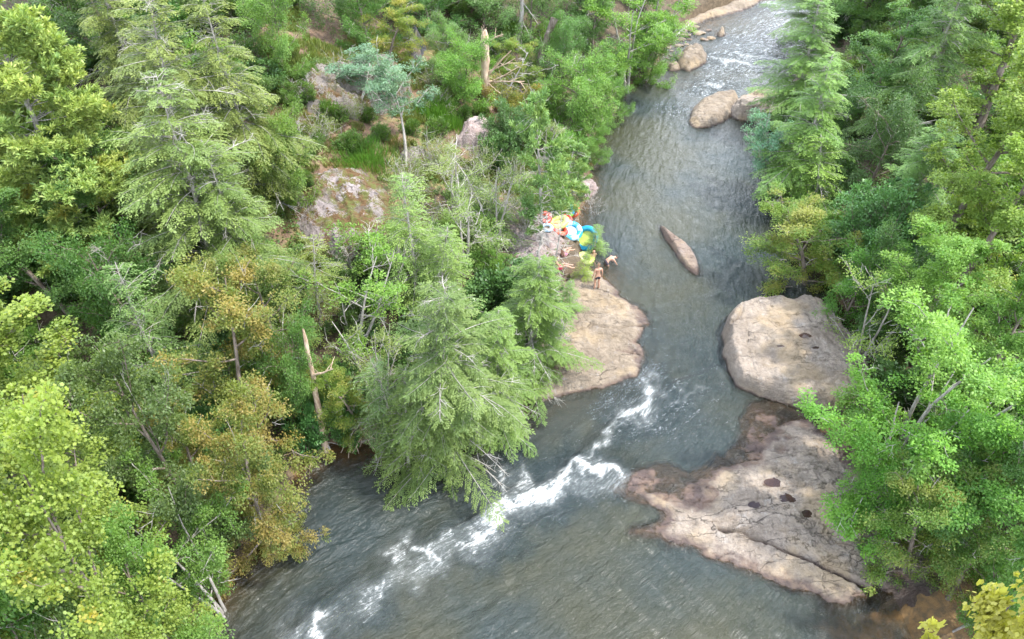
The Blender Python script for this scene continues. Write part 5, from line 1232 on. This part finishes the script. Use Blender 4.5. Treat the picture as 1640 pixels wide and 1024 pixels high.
# ------------------------------------------------------------------ the visible top of ground and rocks
def top_z(x, y):
    z = ground(x, y); A = np.array([x]); B = np.array([y])
    for r in ROCKS:
        if r.lo[0]-1 < x < r.hi[0]+1 and r.lo[1]-1 < y < r.hi[1]+1:
            rz_, d_ = r.z(A, B)
            if d_[0] > -.2: z = max(z, float(rz_[0]))
    return z
def hit_top(px, py):
    r = ray(px, py); t = 20.0
    while t < 120:
        if CAM_H + r[2]*t <= top_z(r[0]*t, r[1]*t): break
        t += 0.1
    return (r[0]*t, r[1]*t, top_z(r[0]*t, r[1]*t))

# ------------------------------------------------------------------ people
def skin_mesh(name, verts, edges, mat, parent, root=0, sub=2):
    me = bpy.data.meshes.new(name); me.from_pydata([v[:3] for v in verts], edges, []); me.materials.append(mat)
    o = obj(name, me, parent)
    md = o.modifiers.new('skin', 'SKIN'); md.use_smooth_shade = True
    if not me.skin_vertices: bpy.context.view_layer.update()
    lay = me.skin_vertices[0].data
    for i, v in enumerate(verts):
        r = v[3]; lay[i].radius = (r, r) if not isinstance(r, tuple) else r
        lay[i].use_root = (i == root)
    o.modifiers.new('sub', 'SUBSURF').levels = sub; o.modifiers['sub'].render_levels = sub
    return o
STAND = dict(pelvis=(0, 0, .95), spine=(0, .01, 1.14), chest=(0, 0, 1.34), neck=(0, 0, 1.49), hb=(0, .01, 1.56), hm=(0, .02, 1.65), ht=(0, .01, 1.74), fwd=(0, 1, 0),
             sL=(-.18, 0, 1.42), eL=(-.25, -.03, 1.13), wL=(-.26, .05, .88), sR=(.18, 0, 1.42), eR=(.25, -.03, 1.13), wR=(.27, .06, .88),
             kL=(-.11, .03, .50), aL=(-.12, -.02, .08), kR=(.11, .03, .50), aR=(.13, -.02, .08))
SIT = dict(pelvis=(0, 0, .13), spine=(0, -.06, .30), chest=(0, -.10, .50), neck=(0, -.10, .65), hb=(0, -.08, .71), hm=(0, -.06, .80), ht=(0, -.06, .89), fwd=(0, 1, 0),
           sL=(-.18, -.1, .58), eL=(-.28, -.22, .34), wL=(-.26, -.3, .1), sR=(.18, -.1, .58), eR=(.26, .02, .36), wR=(.2, .26, .34),
           kL=(-.12, .42, .26), aL=(-.13, .82, .07), kR=(.12, .42, .3), aR=(.14, .8, .07))
BEND = dict(pelvis=(0, 0, .86), spine=(0, .14, .98), chest=(0, .32, 1.05), neck=(0, .46, 1.05), hb=(0, .52, 1.04), hm=(0, .61, 1.02), ht=(0, .69, .99), fwd=(0, .5, -.85),
            sL=(-.18, .38, 1.03), eL=(-.24, .46, .76), wL=(-.2, .55, .52), sR=(.18, .38, 1.03), eR=(.26, .52, .78), wR=(.2, .66, .56),
            kL=(-.13, .1, .46), aL=(-.15, -.04, .08), kR=(.13, .14, .47), aR=(.15, .0, .08))
def person(px, py, rzd, pose, label, sh_col, top_col=None, hair=(.07, .045, .03), long_hair=False, scale=1.0, tone='skin'):
    x, y, z = hit_top(px, py)
    e = empty('person', (x, y, z), label, 'person', 'people resting on the left bank'); e.rotation_euler = (0, 0, math.radians(rzd)); e.scale = (scale,)*3
    J = {k: np.array(v, float) for k, v in pose.items()}
    V = []; E = []; ix = {}
    def v(n, p, r): ix[n] = len(V); V.append((p[0], p[1], p[2], r)); return ix[n]
    def ed(a, b): E.append((ix[a], ix[b]))
    v('pelvis', J['pelvis'], (.13, .10)); v('spine', J['spine'], (.115, .09)); v('chest', J['chest'], (.145, .10)); v('neck', J['neck'], .052)
    v('hb', J['hb'], .06); v('hm', J['hm'], .098); v('ht', J['ht'], .07)
    f = unit(J['fwd']); hm = J['hm']
    v('nose', hm+f*.125+(J['hb']-J['ht'])*.05, .014); v('earL', hm+np.array([-.105, 0, 0]), .016); v('earR', hm+np.array([.105, 0, 0]), .016)
    for a, b in (('pelvis', 'spine'), ('spine', 'chest'), ('chest', 'neck'), ('neck', 'hb'), ('hb', 'hm'), ('hm', 'ht'), ('hm', 'nose'), ('hm', 'earL'), ('hm', 'earR')): ed(a, b)
    for s in 'LR':
        sg = -1 if s == 'L' else 1
        v('s'+s, J['s'+s], .062); v('e'+s, J['e'+s], .042); v('w'+s, J['w'+s], .028)
        ad = unit(J['w'+s]-J['e'+s]); pm = J['w'+s]+ad*.07; v('p'+s, pm, (.036, .02))
        ed('chest', 's'+s); ed('s'+s, 'e'+s); ed('e'+s, 'w'+s); ed('w'+s, 'p'+s)
        lat = unit(np.cross(ad, np.array([sg, 0.2, 0.1]))); nrm = np.cross(ad, lat)
        for q, (o_, L) in enumerate([(-.030, .075), (-.010, .088), (.010, .082), (.030, .065)]):
            a = pm+ad*.035+lat*o_; m_ = a+ad*L*.55+nrm*.01; t_ = a+ad*L+nrm*.03
            v('f%s%da' % (s, q), a, .010); v('f%s%db' % (s, q), m_, .009); v('f%s%dc' % (s, q), t_, .008)
            ed('p'+s, 'f%s%da' % (s, q)); ed('f%s%da' % (s, q), 'f%s%db' % (s, q)); ed('f%s%db' % (s, q), 'f%s%dc' % (s, q))
        v('t%sa' % s, J['w'+s]+ad*.03+lat*.045+nrm*.01, .011); v('t%sb' % s, J['w'+s]+ad*.075+lat*.065+nrm*.02, .009); ed('w'+s, 't%sa' % s); ed('t%sa' % s, 't%sb' % s)
        hp = J['pelvis']+np.array([sg*.10, 0, -.05]); v('h'+s, hp, .095); v('k'+s, J['k'+s], .058)
        cf = J['k'+s]*.6+J['a'+s]*.4+np.array([0, -.02, 0]); v('c'+s, cf, .055); v('a'+s, J['a'+s], .038)
        tf = J['a'+s]+unit(np.array([f[0], abs(f[1])+.2, 0]))*.17+np.array([0, 0, -.03]); v('o'+s, tf, (.042, .024))
        for a, b in (('pelvis', 'h'+s), ('h'+s, 'k'+s), ('k'+s, 'c'+s), ('c'+s, 'a'+s), ('a'+s, 'o'+s)): ed(a, b)
    skin_mesh('body', V, E, M[tone], e)
    # shorts
    mk = lambda nm, c: M.setdefault(nm, plain(nm, c, .8, .1))
    sm = mk('cloth_%d_%d_%d' % tuple(int(q*99) for q in sh_col), sh_col)
    hl = [J['pelvis']+np.array([g*.10, 0, -.05]) for g in (-1, 1)]; kn = [J['kL'], J['kR']]
    sv = [(*(J['pelvis']+(J['spine']-J['pelvis'])*.35), (.135, .11)), (*J['pelvis'], (.15, .125))]
    se = [(0, 1)]
    for q in range(2):
        a = hl[q]; b = a+(kn[q]-a)*.55
        sv += [(*a, .118), (*b, .105)]; n = len(sv); se += [(1, n-2), (n-2, n-1)]
    skin_mesh('shorts', sv, se, sm, e, 1)
    if top_col:
        tm = mk('cloth_%d_%d_%d' % tuple(int(q*99) for q in top_col), top_col)
        c = J['chest']; s_ = J['spine']
        tv = [(*s_, (.128, .103)), (*c, (.16, .115)), (*(c+(J['neck']-c)*.45), (.09, .07)), (*(J['sL']*.8+c*.2), .078), (*(J['sR']*.8+c*.2), .078)]
        skin_mesh('shirt', tv, [(0, 1), (1, 2), (1, 3), (1, 4)], tm, e, 1)
    hmz = mk('hair_%d' % int(hair[0]*99), hair); back = -f
    hv = [(*(J['hm']*.45+J['ht']*.55+back*.012+f*.03), .085), (*(J['ht']+back*.02), .072), (*(J['hm']+back*.045), .088)]
    he = [(0, 1), (0, 2)]
    if long_hair:
        hv += [(*(J['neck']+back*.10), .06), (*(J['chest']*.6+J['neck']*.4+back*.14), .04)]; he += [(2, 3), (3, 4)]
    skin_mesh('hair', hv, he, hmz, e)
    return e
person(955, 464, 15, STAND, 'shirtless man in black shorts standing on the tan rock slab, seen from behind', (.012, .013, .02), hair=(.12, .07, .035), scale=1.03)
person(969, 437, -70, BEND, 'shirtless person bending forward at the water edge behind the standing man', (.05, .04, .05), hair=(.05, .03, .02))
person(893, 436, -75, SIT, 'person in bright red shorts sitting with legs stretched out on the bank', (.55, .02, .07), hair=(.18, .07, .03))
person(902, 411, -40, SIT, 'person in a pink top sitting behind the one in red shorts', (.6, .25, .32), (.75, .3, .4), hair=(.14, .08, .04), long_hair=True)
person(950, 421, 200, SIT, 'person in a dull red shirt crouching right beside the blue ring', (.04, .035, .04), (.45, .1, .1), hair=(.03, .02, .02))
person(862, 343, 160, STAND, 'person in a pink shirt standing among the twigs above the swim tubes', (.5, .16, .28), (.8, .28, .5), hair=(.1, .06, .03), long_hair=True, scale=.93)

# ------------------------------------------------------------------ swim tubes and bags
def tube(px, py, R_, r, colA, colB, label, tilt=0, az=0, lift=0.0, seg=0, valve=True, kids=None):
    x, y, z = hit_top(px, py)
    e = empty('swim_tube', (x, y, z+r*.7+lift+abs(math.sin(math.radians(tilt)))*R_*.8), label, 'swim tube', 'swim tubes piled on the left bank'); e.rotation_euler = (math.radians(tilt), math.radians(tilt*.4), math.radians(az))
    nu, nv = 64, 16
    def torus(R2, r2, z0=0, u0=0, u1=1, cl=True):
        u = np.linspace(u0, u1, nu+1)[:-1]*2*math.pi if cl else np.linspace(u0, u1, nu)*2*math.pi; v = np.arange(nv)/nv*2*math.pi; n = len(u)
        rr = r2*(1+.05*np.abs(np.sin(u*8)))[:, None]
        X = (R2+rr*np.cos(v)[None])*np.cos(u)[:, None]; Y_ = (R2+rr*np.cos(v)[None])*np.sin(u)[:, None]; Z = rr*np.sin(v)[None]*.92+z0
        V = np.stack([X.ravel(), Y_.ravel(), Z.ravel()], 1); i = np.arange(n if cl else n-1)[:, None]; j = np.arange(nv)[None]
        i2 = (i+1) % n; j2 = (j+1) % nv
        return V, np.stack([i*nv+j, i2*nv+j, i2*nv+j2, i*nv+j2], -1).reshape(-1, 4)
    mk = lambda c: M.setdefault('vinyl_%d_%d_%d' % tuple(int(q*99) for q in c), plain('vinyl_%d_%d_%d' % tuple(int(q*99) for q in c), c, .3, .06))
    V, Fc = torus(R_, r); obj('ring', mesh_np('ring', V, Fc, 4, mk(colA), smooth=True), e)
    for k in range(seg):
        V, Fc = torus(R_, r*1.012, 0, k/seg, k/seg+.5/seg, False); obj('panel', mesh_np('panel', V, Fc, 4, mk(colB), smooth=True), e)
    # mesh floor, two handles, valve
    th = np.linspace(0, 2*math.pi, 33)[:-1]; ri = (R_-r*.8)
    V = np.concatenate([[[0, 0, -r*.35]], np.stack([ri*np.cos(th), ri*np.sin(th), np.full(32, -r*.2)], 1)])
    if seg % 2 == 0 and R_ > .42:
        Fc = [(0, k+1, (k+1) % 32+1) for k in range(32)]; obj('seat_net', mesh_np('seat_net', V, np.array(Fc), 3, mk(colB)), e)
    for s in (0, math.pi):
        t = Tubes(6); a = np.linspace(-.25, .25, 7)+s; t.add(np.stack([(R_+r*.15)*np.cos(a), (R_+r*.15)*np.sin(a), r*1.0+.05*np.cos((a-s)/.25*1.57)], 1), np.full(7, .018)); obj('handle', t.mesh('handle', M['vinyl_white']), e)
    if valve:
        t = Tubes(8); t.add([(R_*.9, R_*.35, r*.85), (R_*.9, R_*.35, r*1.15)], [.03, .025]); obj('valve', t.mesh('valve', M['vinyl_white']), e)
    return e
M['vinyl_white'] = plain('vinyl_white', (.5, .52, .54), .4, .05)
LIME, GRN, RED, BLU, ORG, PALE, YEL = (.42, .52, .12), (.16, .36, .04), (.5, .05, .035), (.02, .27, .42), (.55, .11, .05), (.32, .46, .55), (.5, .52, .2)
tube(886, 345, .46, .17, YEL, BLU, 'pale yellow tube with a teal patch, topmost of the pile', 12, 20, seg=1)
tube(894, 362, .50, .18, LIME, YEL, 'pale lime and yellow tube in the middle of the pile', -14, 60, seg=4)
tube(906, 347, .40, .16, GRN, BLU, 'bright green tube with a dark teal patch behind the red one', 35, -30, .1, seg=2)
tube(917, 346, .34, .13, ORG, RED, 'orange red tube standing at the right end of the pile', 50, -50, .05)
tube(873, 355, .30, .14, RED, ORG, 'small red tube at the left end of the pile', 25, 10, .05)
tube(905, 355, .32, .14, RED, RED, 'red tube lying between the lime tube and the water', 10, 45, .05)
tube(896, 374, .42, .14, ORG, RED, 'coral red tube in front of the lime one', 20, 70, .0, seg=3)
tube(915, 378, .52, .17, BLU, PALE, 'turquoise tube with a pale spotted seat left of the large blue ring', 24, 0, .05, seg=4)
tube(937, 396, .66, .17, BLU, LIME, 'large turquoise ring with a green net seat beside the small hemlock', 42, -60, .15)
tube(948, 388, .30, .13, ORG, RED, 'orange tube half hidden behind the large turquoise ring', 20, 0, .1)
tube(938, 418, .40, .15, LIME, YEL, 'lime tube lying between the seated people and the small hemlock', 12, 40, seg=2)
tube(876, 368, .28, .10, PALE, BLU, 'small pale blue ring under the branches of the dead pine', 5, 0)

# ------------------------------------------------------------------ rain pools in the hollows of the rocks
pm = NT('pool_water')
pm.l.new(pm.add('MixShader', _0=pm.math('ADD', pm.add('Fresnel', IOR=1.33).outputs[0], .012), _1=pm.add('MixShader', _0=.45, _1=pm.add('BsdfDiffuse', Color=(.028, .02, .022)), _2=pm.add('BsdfTransparent', Color=(.8, .6, .45))), _2=pm.add('BsdfGlossy', Roughness=.03)).outputs[0], pm.out.inputs[0])
for i, (cx_, cy_, rx, ry, lab) in enumerate(POOLS):
    x, y, z = POOLC[i]
    n = 40; th = np.linspace(0, 2*math.pi, n+1)[:-1]; 
    r = []
    rk = R['boulder'] if cy_ < 600 else R['slab']
    for a_ in th:
        q_ = np.linspace(.1, 1.5, 30); zz, _ = rk.z(x+math.cos(a_)*rx*q_, y+math.sin(a_)*ry*q_)
        w_ = np.nonzero(zz > z)[0]; r.append(q_[w_[0]] + .02 if len(w_) else 1.0)
    r = np.array(r)
    V = np.concatenate([[[0, 0, 0]], np.stack([np.cos(th)*rx*r, np.sin(th)*ry*r, np.zeros(n)], 1)])
    o = obj('rain_pool', mesh_np('rain_pool', V, np.array([(0, k+1, (k+1) % n+1) for k in range(n)]), 3, pm.m)); o.location = (x, y, z)
    tag(o, lab, 'puddle')
